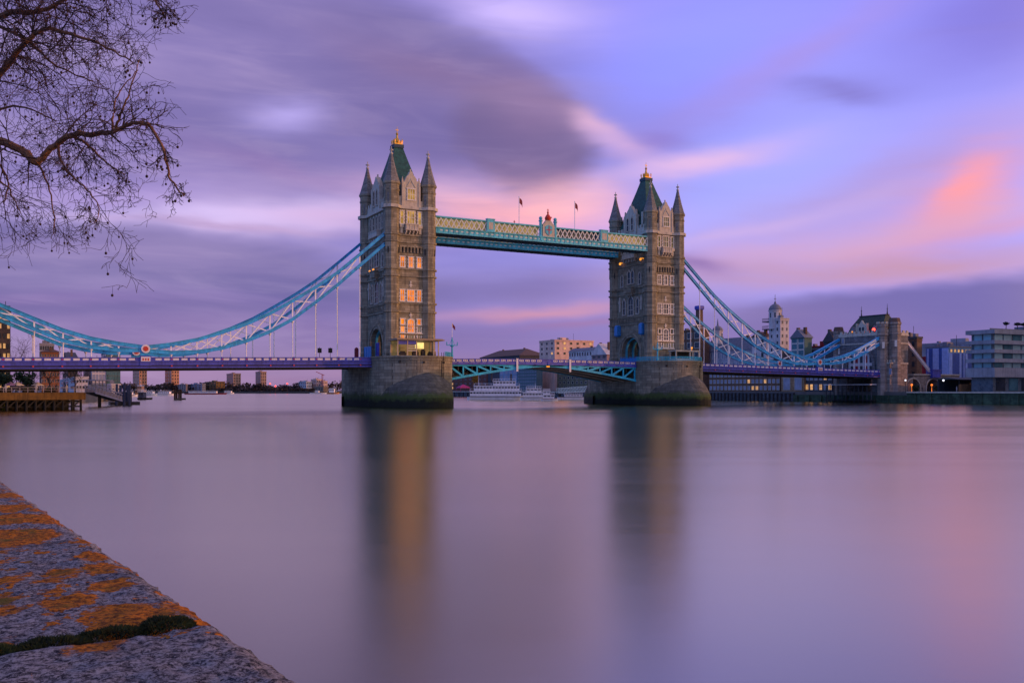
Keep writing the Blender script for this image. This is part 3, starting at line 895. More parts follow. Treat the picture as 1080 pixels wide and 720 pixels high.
make_leaf(True, 'right bascule leaf with cyan truss and underside tinted for warm light')
# white marker boards hung on the parapet
for px_, lab in ((545.5, 'white marker board on the left bascule parapet'), (601.3, 'white marker board on the right bascule parapet')):
    x = on_y(px_, -9.9)
    o = MB().box(x-.28, x+.28, -10.0, -9.82, 9.4, 12.75)
    o.box(x-.36, x+.36, -10.03, -9.8, 12.75, 12.95); o.box(x-.2, x+.2, -9.83, -9.6, 12.2, 12.5)
    tag(o.build('marker_board', M['panel_white']), lab, 'marker', 'white marker boards of the opening span')
o = MB().box(MID-.5, MID+.5, -10.0, -9.9, 10.72, 10.98); o.ball((MID-.3, -10.05, 10.85), .18); o.ball((MID+.3, -10.05, 10.85), .18)
mat('amber_lamp', (.5, .2, .03), .4, emit=(1, .35, .04), estr=1.1)
tag(o.build('navigation_light', M['amber_lamp']), 'amber navigation lights under the middle of the opening span', 'light')

# ------------------------------------------------------------------ high walkways
def make_walkway(y0, y1, yo, label, crest):
    """y0..y1: width; yo: side that faces away from the centre line"""
    t = thing('high_walkway', (MID, (y0+y1)/2, 45), label, 'walkway', 'pair of high walkways between the towers')
    xa, xb = 7.0, TX - 7.0
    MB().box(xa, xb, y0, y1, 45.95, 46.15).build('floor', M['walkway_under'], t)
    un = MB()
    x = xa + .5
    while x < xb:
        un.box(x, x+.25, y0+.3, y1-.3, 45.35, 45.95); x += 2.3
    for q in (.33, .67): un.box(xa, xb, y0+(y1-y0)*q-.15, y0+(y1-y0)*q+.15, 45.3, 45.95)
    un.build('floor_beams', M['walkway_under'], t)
    ro = MB().box(xa, xb, y0+.25, y1-.25, 49.75, 50.0)
    ro.poly([(y0+.3, 50.0), ((y0+y1)/2, 50.6), (y1-.3, 50.0)], 'x', xa, xb)
    ro.build('roof', M['walkway_blue'], t)
    bays = [(xa, on_y(513, -9.8)), (on_y(521, -9.8), MID-2.6), (MID+2.6, on_y(632.5, -9.8)), (on_y(640.5, -9.8), xb)]
    for s, y in ((-1, y0), (1, y1)):
        ob = MB()
        ob.box(xa, xb, y-.18, y+.18, 45.7, 46.9)
        ob.box(xa, xb, y-.5, y+.5, 46.9, 47.1); ob.box(xa, xb, y-.42, y+.42, 45.5, 45.7); ob.box(xa, xb, y-.28, y+.28, 49.7, 50.05)
        x = xa + .6
        while x < xb:
            ob.box(x, x+.16, y-.3, y+.3, 45.7, 46.9); x += 1.5
        e = ob.build('edge_girder', M['walkway_blue'], t)
        x = xa + 1.2
        while x < xb:
            MB().box(x, x+.7, y-.22, y+.22, 46.2, 46.5).build('rosette', M['lattice_pale'], e); x += 1.5
        for bi, (a, b) in enumerate(bays):
            la = MB(); n = max(4, round((b-a)/1.55)); w = (b-a)/n
            for k in range(n):
                p = (a+k*w, y-.05, 47.1); q = (a+(k+1)*w, y-.05, 49.7)
                la.beam(p, q, .1, .27); la.beam((p[0], y+.05, 49.7), (q[0], y+.05, 47.1), .1, .27)
                # rosettes where the bars cross
                la.box(a+(k+.5)*w-.17, a+(k+.5)*w+.17, y-.13, y+.13, 48.23, 48.57)
            la.box(a-.18, a+.02, y-.14, y+.14, 47.1, 49.7); la.box(b-.02, b+.18, y-.14, y+.14, 47.1, 49.7)
            la.build('lattice', M['lattice_pale'], t)
        for a, b in ((bays[0][1], bays[1][0]), (bays[2][1], bays[3][0])):
            pl = MB().box(a, b, y-.4, y+.4, 46.9, 50.35); pl.box(a-.1, b+.1, y-.48, y+.48, 50.35, 50.6)
            p = pl.build('panel_pillar', M['walkway_blue'], t)
            MB().box(a+.5, b-.5, y-.44, y+.44, 47.7, 49.6).build('pillar_plaque', M['pale_stone'], p)
    yc = (y0+y1)/2
    for bi, (a, b) in enumerate(bays):                     # glazed corridor behind the lattice
        g = MB().box(a, b, yc-1.1, yc+1.1, 46.15, 49.7)
        g.build('glazed_corridor', M['walkway_glow'] if bi != 2 else M['walkway_glass'], t)
    if crest:
        y = yo
        c = MB()
        c.poly([(MID-1.9, 46.9), (MID-1.9, 50.3), (MID-1.3, 50.9), (MID-.8, 51.6), (MID, 52.0), (MID+.8, 51.6), (MID+1.3, 50.9), (MID+1.9, 50.3), (MID+1.9, 46.9)], 'y', y-.45, y+.45)
        cr = c.build('crest_panel', M['pale_stone'], t)
        sh = MB().poly([(MID-1.0, 48.2), (MID-1.1, 49.9), (MID, 50.4), (MID+1.1, 49.9), (MID+1.0, 48.2), (MID, 47.4)], 'y', y-.62, y-.45)
        sh.build('shield', M['walkway_blue'], cr)
        sh = MB().box(MID-.12, MID+.12, y-.68, y-.62, 47.7, 50.1).box(MID-.85, MID+.85, y-.67, y-.62, 48.9, 49.15); sh.build('shield_cross', M['crest_red'], cr)
        k = MB().lathe(MID, y, [(51.7,.75),(52.3,.95),(52.6,.85),(53.2,.5),(53.5,.2),(54.0,.3),(54.3,.1),(55.0,.08)], 10)
        for q in range(5): k.ball((MID-.7+q*.35, y-.75, 52.5), .17, 6, 4)
        k.box(MID-.3, MID+.3, y-.06, y+.06, 54.5, 54.68)
        k.build('red_crown', M['crown_red'], cr)
        for s in (-1, 1):
            p = MB().lathe(MID+s*2.35, y, [(45.9,.42),(51.2,.42),(51.3,.6),(51.6,.6),(51.7,.4)], 8); p.ball((MID+s*2.35, y, 52.15), .52, 10, 8)
            p.build('crest_pillar', M['walkway_blue'], t)
    return t
mat('lattice_pale', (.66, .70, .68), .5, var=.15)
mat('crown_red', (.62, .05, .02), .45, var=.2, vscale=4)
mat('walkway_glow', (.30, .22, .10), .4, emit=(1.0, .70, .28), estr=.19)
mat('walkway_glass', (.10, .14, .18), .3, var=.2)
make_walkway(-9.9, -5.2, -9.9, 'nearer high walkway with pale lattice, lit windows and a red crowned crest', True)
make_walkway(5.2, 9.9, 9.9, 'high walkway behind, showing its blue girder below the nearer one', True)
for px_, y, zt, zb, lab in ((547.5, -7.5, 208, 236, 'dark red flag on the walkway pole left of the crest'), (606.2, -7.5, 213, 246, 'dark red flag on the walkway pole right of the crest')):
    x = on_y(px_, y); d = proj_z(x, y)
    z1 = zat(zt, d)
    t = thing('flagpole', (x, y, 50.4), lab.replace('dark red flag on the walkway pole', 'slim pole flying a dark red flag on the walkway,'), 'flagpole', 'flagpoles on the high walkway')
    MB().tube([(x, y, 50.2), (x, y, z1)], .1, 6).ball((x, y, z1+.1), .17).build('pole', M['white_steel'], t)
    fl = MB(); rings = []
    for k in range(7):
        q = k/6
        w = .16*sin(q*7)*q
        rings.append([(x + .1 + 1.15*q, y + w + .25*q, z1-.2-1.1*q*q), (x + .1 + 1.15*q, y + w + .25*q, z1-1.7-1.0*q*q), (x + .1 + 1.15*q, y + w + .3*q + .03, z1-1.7-1.0*q*q), (x + .1 + 1.15*q, y + w + .3*q + .03, z1-.2-1.1*q*q)])
    fl.loft(rings); fl.build('flag', M['flag_red'], t)

# ------------------------------------------------------------------ things on the piers
def make_cabin():
    t = thing('control_cabin', (0, -15.4, PT), 'glazed control cabin with flat roof and lit interior on the pier of the nearer tower', 'cabin')
    x0, x1, y0, y1 = -6.6, 4.6, -17.4, -12.2
    MB().box(x0, x1, y0, y1, PT, PT+.12).build('floor', M['pale_stone'], t)
    MB().box(x0-.5, x1+1.2, y0-.9, y1+.3, 16.75, 17.05).box(x0-.2, x1+.8, y0-.6, y1, 17.05, 17.22).build('roof', M['cabin_roof'], t)
    for i, x in enumerate((x0+.1, x0+2.7, x0+5.1, 3.2, x1-.1)):
        MB().box(x-.12, x+.12, y0-.02, y0+.22, PT+.12, 16.75).build('post', M['cabin_frame'], t)
    for y in (y1-.2,):
        for x in (x0+.1, x1-.1): MB().box(x-.12, x+.12, y-.1, y+.1, PT+.12, 16.75).build('post', M['cabin_frame'], t)
    MB().box(x0, x1, y1-.06, y1+.02, PT+.12, 16.7).build('back_wall', M['cabin_inner'], t)
    MB().box(.2, 2.6, y1-.14, y1-.07, 14.9, 16.5).build('lit_screen', M['cabin_glow'], t)
    MB().box(x0+.25, x0+5.0, y0+.05, y0+.12, 15.7, 16.6).build('violet_blind', M['parapet_violet'], t)
    for x, w, h in ((-1.2, 1.6, 1.1), (.9, 1.0, 1.5), (2.9, 1.3, .9), (-4.6, 1.6, .9)):
        MB().box(x-w/2, x+w/2, y0+1.2, y0+2.0, PT+.12, PT+h).box(x-w/2+.2, x+w/2-.2, y0+1.3, y0+1.9, PT+h, PT+h+.35).build('desk', M['dark_steel'], t)
    MB().box(x0+2.8, x0+5.0, y0+.02, y0+.08, 14.7, 14.8).box(x0+2.8, x0+5.0, y0+.02, y0+.08, 15.3, 15.38).box(x0+2.8, x0+5.0, y0+.02, y0+.08, 14.1, 14.2).build('shelf_rail', M['white_steel'], t)
    return t
mat('cabin_roof', (.30, .22, .14), .6, var=.2)
mat('cabin_frame', (.55, .42, .26), .5, var=.15)
mat('cabin_inner', (.24, .20, .09), .7, emit=(.9, .62, .22), estr=.09)
mat('cabin_glow', (.6, .5, .25), .5, emit=(1.0, .78, .25), estr=.8)
mat('rail_cyan', (.03, .42, .58), .45, var=.2)
make_cabin()
def make_railing(cx, k0, k1, label):
    t = thing('pier_railing', (cx, -18, PT), label, 'railing', 'cyan railings on the pier tops')
    pts = [(cx - 10.3*cos(pi*k/40), -9.3 - 11.8*sin(pi*k/40)) for k in range(k0, k1+1)]
    r = MB()
    for z in (PT+.12, PT+.6, PT+1.1): r.tube([(x, y, z) for x, y in pts], .06 if z < 13.5 else .1, 5)
    for x, y in pts:
        r.tube([(x, y, PT), (x, y, PT+1.1)], .07, 5)
    for a, b in zip(pts, pts[1:]):
        for q in (.2, .4, .6, .8): r.tube([(a[0]+(b[0]-a[0])*q, a[1]+(b[1]-a[1])*q, PT+.12), (a[0]+(b[0]-a[0])*q, a[1]+(b[1]-a[1])*q, PT+1.1)], .035, 4)
    r.build('rails', M['rail_cyan'], t)
make_railing(0, 27, 40, 'short cyan railing on the right end of the nearer pier')
make_railing(TX, 0, 36, 'long cyan railing round the top of the far pier')
def make_mast(px_, y, label, flag=True, ytop=340):
    x = on_y(px_, y); d = proj_z(x, y); zt = zat(ytop, d)
    t = thing('signal_mast', (x, y, PT), label, 'mast', 'cyan signal masts on the piers')
    MB().lathe(x, y, [(PT,.34),(PT+.5,.32),(PT+.6,.24),(PT+2.7,.2),(PT+2.9,.5),(PT+3.1,.5),(PT+3.2,.17),(PT+5.2,.13)], 8).build('column', M['rail_cyan'], t)
    MB().tube([(x-1.5, y, PT+3.15), (x+1.5, y, PT+3.15)], .1, 6).tube([(x-1.5, y, PT+3.15), (x-1.5, y, PT+4.0)], .12, 6).tube([(x+1.5, y, PT+3.15), (x+1.5, y, PT+4.0)], .12, 6).tube([(x+.75, y, PT+3.2), (x, y, PT+5.0)], .06, 5).tube([(x-.75, y, PT+3.2), (x, y, PT+5.0)], .06, 5).build('crossarm', M['rail_cyan'], t)
    if flag:
        MB().tube([(x, y, PT+5.1), (x, y, zt)], .075, 6).build('pole', M['white_steel'], t)
        f = MB().loft([[(x+.05+.8*q, y+.1*sin(q*5), zt-.1-1.0*q), (x+.05+.8*q, y+.1*sin(q*5), zt-1.0-1.1*q), (x+.05+.8*q, y+.03+.1*sin(q*5), zt-1.0-1.1*q), (x+.05+.8*q, y+.03+.1*sin(q*5), zt-.1-1.0*q)] for q in (0,.33,.66,1)])
        f.build('flag', M['flag_red'], t)
make_mast(476.8, -13.5, 'cyan signal mast with a furled flag on the right end of the nearer pier')
make_mast(693.5, -19.8, 'short cyan signal mast standing at the far pier railing', False)
# low booth on the far pier
t = thing('pier_booth', (TX+2, -14.5, PT), 'low flat booth with dark openings on the far pier', 'booth')
MB().box(TX-1.0, TX+8.2, -16.0, -12.4, 15.7, 16.1).build('roof', M['pale_stone'], t)
MB().box(TX-.8, TX+8.0, -15.8, -12.6, PT, 13.6).box(TX-.8, TX+8.0, -13.0, -12.6, 13.6, 15.7).build('wall', M['pale_stone'], t)
for x in (TX-.8, TX+4.4, TX+5.4, TX+7.7): MB().box(x, x+.35, -15.8, -15.4, 13.6, 15.7).build('post', M['pale_stone'], t)
MB().box(TX-.4, TX+7.6, -13.3, -13.05, 13.6, 15.6).build('opening', M['dark_steel'], t)
o = MB().ball((TX+5.6, -15.2, 16.9), .3).tube([(TX+5.6, -15.2, 16.1), (TX+5.6, -15.2, 16.7)], .06)
tag(o.build('lamp', M['amber_lamp']), 'small amber lamp on the booth roof of the far pier', 'lamp')
# blue lamp housings beside the road arch of the far tower, blue screens at the road arch of the nearer one
for y, lab in ((6.2, 'blue lamp housing left of the far tower road arch'), (-6.6, 'blue lamp housing right of the far tower road arch')):
    x = TX - XN - .65
    o = MB().loft([[(x+a*s, y+b*s, z) for a, b in ((-.75,-.8),(.75,-.8),(.75,.8),(-.75,.8))] for z, s in ((20.9,.5),(21.3,1.0),(24.0,1.0),(24.5,.6))])
    o.tube([(x, y, 23.5), (x+1.0, y, 23.5)], .15)
    tag(o.build('lamp_housing', M['lamp_blue']), lab, 'lamp', 'blue lamp housings on the far tower')
for y0, y1, z1, m_, lab in ((1.5, 6.8, 15.9, 'lamp_blue', 'bright blue hoarding at the road arch of the nearer tower'), (-4.6, -2.4, 16.6, 'parapet_violet', 'violet screen beside the road arch of the nearer tower')):
    x = -XN - 1.0
    o = MB().box(x-.08, x+.08, y0, y1, RD-.2, z1)
    for k in range(4): o.box(x-.18, x-.06, y0+(y1-y0)*k/3-.08, y0+(y1-y0)*k/3+.08, RD-.2, z1+.1)
    o.box(x-.15, x-.06, y0, y1, z1-.25, z1-.05)
    tag(o.build('hoarding', M[m_]), lab, 'hoarding')
o = MB()
x = TX - XN - .8
o.box(x-.06, x+.06, -4.4, 4.4, RD-.2, 14.0)
for k in range(12): o.box(x-.16, x-.05, -4.4+k*.78, -4.2+k*.78, RD-.2, 14.5)
tag(o.build('hoarding', M['lamp_blue']), 'blue picket hoarding across the road arch of the far tower', 'hoarding')
# yellow lamps under the walkway end at the far tower
for px_, py_ in ((654, 278.5), (675.5, 273.5)):
    y = on_x(px_, TX-XN-1.2); d = proj_z(TX-XN-1.2, y); z = zat(py_, d)
    o = MB().ball((TX-XN-1.2, y, z), .38).box(TX-XN-1.3, TX-XN, y-.08, y+.08, z+.25, z+.45)
    tag(o.build('wall_lamp', M['amber_lamp']), 'amber wall lamp under the ' + ('left' if px_ < 660 else 'right') + ' corner of the far walkway landing', 'lamp', 'amber lamps on the far tower wall')
for px_, py_ in ((390.0, 286.2), (393.8, 284.4)):
    y = on_x(px_, -XN-1.0); d = proj_z(-XN-1.0, y); z = zat(py_, d)
    o = MB().ball((-XN-1.0, y, z), .3).box(-XN-1.1, -XN, y-.08, y+.08, z-.35, z-.2)
    tag(o.build('wall_lamp', M['amber_lamp']), 'yellow lamp on the balcony of the nearer tower, ' + ('left' if px_ < 392 else 'right') + ' of the pair', 'lamp', 'yellow lamps on the nearer tower')
# ------------------------------------------------------------------ banks
mat('quay_ground', (.14, .13, .12), .9, var=.25, vscale=.3)
mat('river_wall_green', (.05, .09, .055), .9, var=.4, vscale=.35, bump=.4, bscale=1.5, brick=(1.4,.6,.03), grime=.5)
mat('river_wall_grey', (.075, .085, .10), .9, var=.35, vscale=.35, bump=.4, bscale=1.5, brick=(1.4,.6,.03), grime=.4)
mat('far_ground', (.05, .05, .045), .9, var=.2, vscale=.1)
QZ = 3.7
def slab(name, pts, z0, z1, m, label):
    return tag(MB().poly(pts, 'z', z0, z1).build(name, M[m]), label, kind='structure')
slab('south_bank', [(176.4,-700),(176.4,450),(366,941)] + [(1600,1000),(1600,-700)], -3, QZ, 'quay_ground', 'built up far bank on the right')
slab('distant_bank', [(368,945), at(330,1180), at(250,1240), at(150,1330), at(-300,1500), at(-300,4000), at(900,4000), (1600,1010)], -3, 2.6, 'far_ground', 'low distant river bank under trees and towers')
slab('north_bank', [(-105,-20), at(-40,226), at(60,300), at(100,345), at(125,430), at(134,700), at(138,1320), (-700,1400), (-700,-20)], -3, 3.4, 'quay_ground', 'near side quay behind the jetty')

# generic buildings seen as a corner: columns of left end, near corner and right end, roof line, distance to the corner
mat('pane_dark', (.025, .03, .04), .2, var=.4, vscale=.3)
mat('pane_teal', (.06, .16, .19), .2, var=.4, vscale=.3)
mat('pane_pale', (.26, .29, .38), .45, var=.25, vscale=.4)
mat('pane_lit', (.3, .2, .1), .3, emit=(1.0, .50, .16), estr=.55)
def wallmat(nm, rgb, brick=True, **k):
    if nm not in M: mat(nm, rgb, .85, var=.2, vscale=.25, bump=.15, brick=(1.2,.4,.03) if brick else None, grime=.3, **k)
    return M[nm]
def bld(name, label, cat, pl, pc, pr, ytop, d, wall, z0=QZ, group=None, nN=0, nW=0, rows=0, pane='pane_dark', wfrac=.55, hfrac=.55, zlo=None, roof=None, roofmat=None, ridge=None, lit=0, parapet=.6, seed=1, frame=None):
    rng = random.Random(seed)
    xc, yc = at(pc, d)
    y1 = on_x(pl, xc) if pl < pc else yc + 10
    x1 = on_y(pr, yc) if pr > pc else xc + 10
    if y1 < yc + 2 or y1 > yc + 400: y1 = yc + 4
    if x1 < xc + 2 or x1 > xc + 400: x1 = xc + 4
    z1 = zat(ytop, d)
    t = thing(name, (xc, yc, z0), label, cat, group)
    MB().box(xc, x1, yc, y1, z0 - 1.5, z1).build('wall', wall, t)
    if parapet and roof is None:
        MB().box(xc-.25, x1+.25, yc-.25, y1+.25, z1, z1+parapet).build('roof', roofmat or wall, t)
        MB().box(xc+(x1-xc)*.3, xc+(x1-xc)*.45, yc+(y1-yc)*.4, yc+(y1-yc)*.6, z1+parapet, z1+parapet+1.8).build('plant_room', roofmat or wall, t)
    MB().box(xc-.18, x1+.18, yc-.18, y1+.18, z1-.75, z1-.35).build('cornice', wall, t)
    if roof is None:
        for k in range(3):
            u = xc + (x1-xc)*rng.uniform(.1, .85); v = yc + (y1-yc)*rng.uniform(.08, .85); s_ = rng.uniform(.5, 1.3); zt_ = z1 + parapet
            MB().box(u, u+s_*1.4, v, v+s_, zt_-.1, zt_+rng.uniform(.6, 1.9)).build('roof_vent', M['roof_grey'], t)
        MB().tube([(xc+(x1-xc)*.6, yc+(y1-yc)*.3, z1), (xc+(x1-xc)*.6, yc+(y1-yc)*.3, z1+rng.uniform(3, 5.5))], .09, 4).build('antenna', M['dark_steel'], t)
    elif d < 620:
        for q in (.22, .74):
            u = xc + (x1-xc)*.5; v = yc + (y1-yc)*q; zc_ = (zat(ridge, d) if ridge else z1+4)
            MB().box(u-.45, u+.45, v-.6, v+.6, z1-.5, zc_+.7).build('chimney_stack', brick_brown, t)
    if roof:
        zr = zat(ridge, d) if ridge else z1 + 4
        rm = roofmat or M['slate_spire']
        mb = MB(); e = .5
        if roof == 'gable_x':        # gable faces the river (ridge runs away from it)
            ym = (yc+y1)/2
            mb.poly([(yc-e, z1-.3), (ym, zr), (y1+e, z1-.3)], 'x', xc-e, x1+e)
        elif roof == 'gable_y':
            xm = (xc+x1)/2
            mb.poly([(xc-e, z1-.3), (xm, zr), (x1+e, z1-.3)], 'y', yc-e, y1+e)
        else:                        # hipped
            xm = (xc+x1)/2; h = min(x1-xc, y1-yc)*.45
            a, b = (yc+h, y1-h) if y1-yc > x1-xc else ((yc+y1)/2-.1, (yc+y1)/2+.1)
            c0, c1 = (xm-.1, xm+.1) if y1-yc > x1-xc else (xc+h, x1-h)
            mb.loft([[(xc-e,yc-e,z1),(x1+e,yc-e,z1),(x1+e,y1+e,z1),(xc-e,y1+e,z1)],[(c0,a,zr),(c1,a,zr),(c1,b,zr),(c0,b,zr)]])
        mb.build('roof', rm, t)
    zb = z0 + .8 if zlo is None else zlo
    if rows:
        hh = (z1 - zb)/rows
        for r in range(rows):
            za = zb + hh*(r + (1-hfrac)/2); zc = za + hh*hfrac
            for face, n, a, b in (('N', nN, yc, y1), ('W', nW, xc, x1)):
                if not n: continue
                w = (b-a)/n
                for k in range(n):
                    u0 = a + w*(k + (1-wfrac)/2); u1 = u0 + w*wfrac
                    pm = 'pane_lit' if rng.random() < lit else pane
                    f = MB()
                    q = .1*min(w*wfrac, hh*hfrac)
                    if face == 'N': f.box(xc-.12, xc+.02, u0-q, u1+q, za-q, za)  ; f.box(xc-.12, xc+.02, u0-q, u1+q, zc, zc+q); f.box(xc-.12, xc+.02, u0-q, u0, za, zc); f.box(xc-.12, xc+.02, u1, u1+q, za, zc)
                    else: f.box(u0-q, u1+q, yc-.12, yc+.02, za-q, za); f.box(u0-q, u1+q, yc-.12, yc+.02, zc, zc+q); f.box(u0-q, u0, yc-.12, yc+.02, za, zc); f.box(u1, u1+q, yc-.12, yc+.02, za, zc)
                    wn = f.build('window', M[frame] if frame else wall, t)
                    p = MB()
                    if face == 'N': p.box(xc-.04, xc+.01, u0, u1, za, zc)
                    else: p.box(u0, u1, yc-.04, yc+.01, za, zc)
                    p.build('pane', M[pm], wn)
    return t, (xc, x1, yc, y1, z0, z1)

brick_red = wallmat('brick_red', (.20, .07, .045)); brick_brown = wallmat('brick_brown', (.17, .10, .065)); brick_olive = wallmat('brick_olive', (.17, .155, .09))
brick_tan = wallmat('brick_tan', (.34, .22, .12)); white_r = wallmat('white_render', (.62, .58, .58), False); grey_r = wallmat('grey_render', (.30, .30, .34), False)
dark_w = wallmat('dark_cladding', (.06, .065, .08), False); salmon = wallmat('salmon_render', (.76, .52, .42), False); red_p = wallmat('red_panel', (.30, .02, .03), False)  # salmon wall colour includes the pink of the low sun
teal_w = wallmat('teal_cladding', (.10, .17, .19), False); blue_gl = wallmat('blue_glazing', (.20, .34, .50), False)
roof_dark = mat('roof_dark', (.055, .06, .07), .8, var=.25); roof_brown = mat('roof_brown', (.12, .075, .06), .85, var=.25); roof_grey = mat('roof_grey', (.17, .18, .22), .7, var=.2)

# --- far bank left of the far tower, seen over and under the opening span
bld('brick_warehouse', 'red brown brick warehouse under the left end of the opening span', 'building', 470, 514, 519, 384, 640, brick_red, nN=9, rows=6, seed=2, lit=.12)
bld('warehouse', 'dark building with a long low roof rising just above the bascule parapet', 'building', 506, 548, 578, 374.5, 600, dark_w, roof='hip', ridge=366.5, roofmat=roof_brown)
bld('office_block', 'pale blue glazed block behind the paddle steamer', 'building', 527, 545.5, 547, 384, 562, blue_gl, nN=4, rows=5, pane='pane_pale', wfrac=.8, hfrac=.8)
bld('warehouse', 'teal grey wharf building with rows of small windows behind the moored boats', 'building', 546, 566, 568, 383, 540, teal_w, nN=8, rows=8, pane='pane_pale', wfrac=.5, hfrac=.4)
bld('warehouse', 'olive brick wharf building with dark square windows beside the far pier', 'building', 568, 640, 646, 384, 500, brick_olive, nN=16, rows=5, pane='pane_dark', wfrac=.42, hfrac=.5, frame='pale_stone')
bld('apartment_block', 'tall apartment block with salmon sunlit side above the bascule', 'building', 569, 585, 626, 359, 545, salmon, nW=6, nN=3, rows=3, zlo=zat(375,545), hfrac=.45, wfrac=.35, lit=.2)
bld('terrace_block', 'low pale blue fronted terrace below the salmon block', 'building', 600, 627, 628, 369, 512, white_r, nN=10, rows=1, zlo=zat(376,512), pane='pane_dark', wfrac=.5, roof='hip', ridge=365.5, roofmat=roof_grey)
bld('gabled_house', 'house with white triangular gable left of the far tower', 'building', 624, 640, 651, 373, 480, wallmat('house_pink', (.36,.24,.24), False), nN=3, rows=1, zlo=zat(378.5,480), roof='gable_x', ridge=361.5, roofmat=white_r)

# --- far bank between the far tower and the gatehouse
bld('balcony_block', 'dark block with stone balconies right against the far tower', 'building', 716, 739, 748, 348, 420, brick_brown, nN=3, rows=6, wfrac=.6, hfrac=.55, frame='pale_stone')
def chimney():
    x, y = at(737.6, 424); z1 = zat(324.5, 424)
    t = thing('factory_chimney', (x, y, QZ), 'square brick factory chimney with violet cap beside the far tower', 'chimney')
    MB().loft([[(x+a*s, y+b*s, z) for a, b in ((-1,-1),(1,-1),(1,1),(-1,1))] for z, s in ((QZ-1,1.45),(z1-1,1.15))]).build('stack', brick_brown, t)
    MB().loft([[(x+a*s, y+b*s, z) for a, b in ((-1,-1),(1,-1),(1,1),(-1,1))] for z, s in ((z1-1,1.3),(z1-.5,1.55),(z1+.6,1.55),(z1+.9,1.3))]).build('cap', M['parapet_violet'], t)
chimney()
bld('riverside_block', 'pale riverside block with long slate roof behind the right hand chain', 'building', 745, 797, 800, 368, 398, wallmat('lilac_render', (.42,.40,.48), False), nN=13, rows=4, pane='pane_pale', wfrac=.5, hfrac=.62, roof='hip', ridge=354, roofmat=roof_grey, frame='white_frame')
def cupola():
    d = 404; x, y = at(757, d); z0, z1 = zat(358, d), zat(338.5, d)
    t = thing('cupola', (x, y, z0), 'small white domed cupola on the slate roof behind the chain', 'cupola')
    MB().lathe(x, y, [(z0-2, 2.2), (z0+3.4, 2.2), (z0+3.5, 2.5), (z0+3.8, 2.5)], 8).build('drum', white_r, t)
    MB().lathe(x, y, [(z0+3.8, 2.4), (z0+4.8, 2.1), (z0+5.6, 1.3), (z0+6.1, .4), (z1+1.0, .08)], 12).build('dome', roof_grey, t)
    for k in range(4):
        a = pi/8 + k*pi/2 + pi
        MB().beam((x+2.1*cos(a), y+2.1*sin(a), z0+.8), (x+2.1*cos(a), y+2.1*sin(a), z0+2.6), .8, .2, up=(cos(a), sin(a), 0)).build('opening', M['pane_dark'], t)
cupola()
bld('white_house', 'white gabled house with brown roof left of the domed brewery tower', 'building', 793, 808, 814, 354, 388, white_r, nN=2, rows=4, wfrac=.35, hfrac=.5, roof='gable_x', ridge=349, roofmat=roof_brown)
def brewhouse():
    d = 380
    t, (x0, x1, y0, y1, z0, z1) = bld('brewery_tower', 'white tower with grey dome and finial standing above the right hand chain', 'tower', 811, 823, 832, 336, d, white_r, nN=2, nW=2, rows=5, zlo=zat(372,d), wfrac=.28, hfrac=.45, parapet=.4)
    x, y = at(817.5, d+5); za, zb = z1, zat(327.5, d)
    MB().lathe(x, y, [(za-4, 2.55), (zb, 2.55), (zb+.1, 2.8), (zb+.5, 2.8)], 16).build('drum', white_r, t)
    for k in range(8):
        a = 2*pi*k/8
        MB().beam((x+2.5*cos(a), y+2.5*sin(a), za+.8), (x+2.5*cos(a), y+2.5*sin(a), zb-.6), .6, .16, up=(cos(a), sin(a), 0)).build('opening', M['pane_dark'], t)
    dm = MB().lathe(x, y, [(zb+.5, 2.7), (zb+1.4, 2.55), (zb+2.3, 2.0), (zb+2.9, 1.3), (zb+3.3, .5), (zb+3.9, .4), (zb+4.3, .12), (zb+7.2, .08)], 16)
    dm.box(x-.55, x+.55, y-.08, y+.08, zb+5.2, zb+5.4); dm.build('dome', roof_grey, t)
    for py_ in (338.5, 346.5):
        z = zat(py_, d)
        b = MB().box(x0-.6, x0+4, y1-.5, y1+3.4, z, z+.3); 
        for k in range(7): b.box(x0-.6, x0-.5, y1+k*.55-.05, y1+k*.55+.05, z+.3, z+1.5)
        b.box(x0-.62, x0-.46, y1-.5, y1+3.4, z+1.4, z+1.55)
        b.build('balcony', dark_w, t)
brewhouse()
bld('brick_block', 'tan brick block with gable under the green glazed gable', 'building', 816, 842, 851, 378, 368, brick_tan, nN=3, rows=3, wfrac=.3, hfrac=.4, roof='gable_x', ridge=369, roofmat=roof_brown)
bld('glazed_gable', 'narrow green glazed building with pointed glass gable', 'building', 834.5, 848.5, 851, 355, 362, wallmat('green_glazing', (.10,.20,.18), False), nN=2, rows=4, zlo=zat(382,362), pane='pane_teal', wfrac=.8, hfrac=.8, roof='gable_x', ridge=346.5, roofmat=roof_grey, frame='white_frame')
bld('low_block', 'long low block with dark red roof band left of the gatehouse', 'building', 849, 886, 890, 365, 356, grey_r, nN=10, rows=3, zlo=zat(396,356), wfrac=.7, hfrac=.4, pane='pane_dark', roofmat=red_p)
bld('dark_roof_house', 'house with steep dark roof touching the gatehouse', 'building', 869, 881, 887, 359, 348, dark_w, roof='gable_x', ridge=348.5, roofmat=roof_dark)
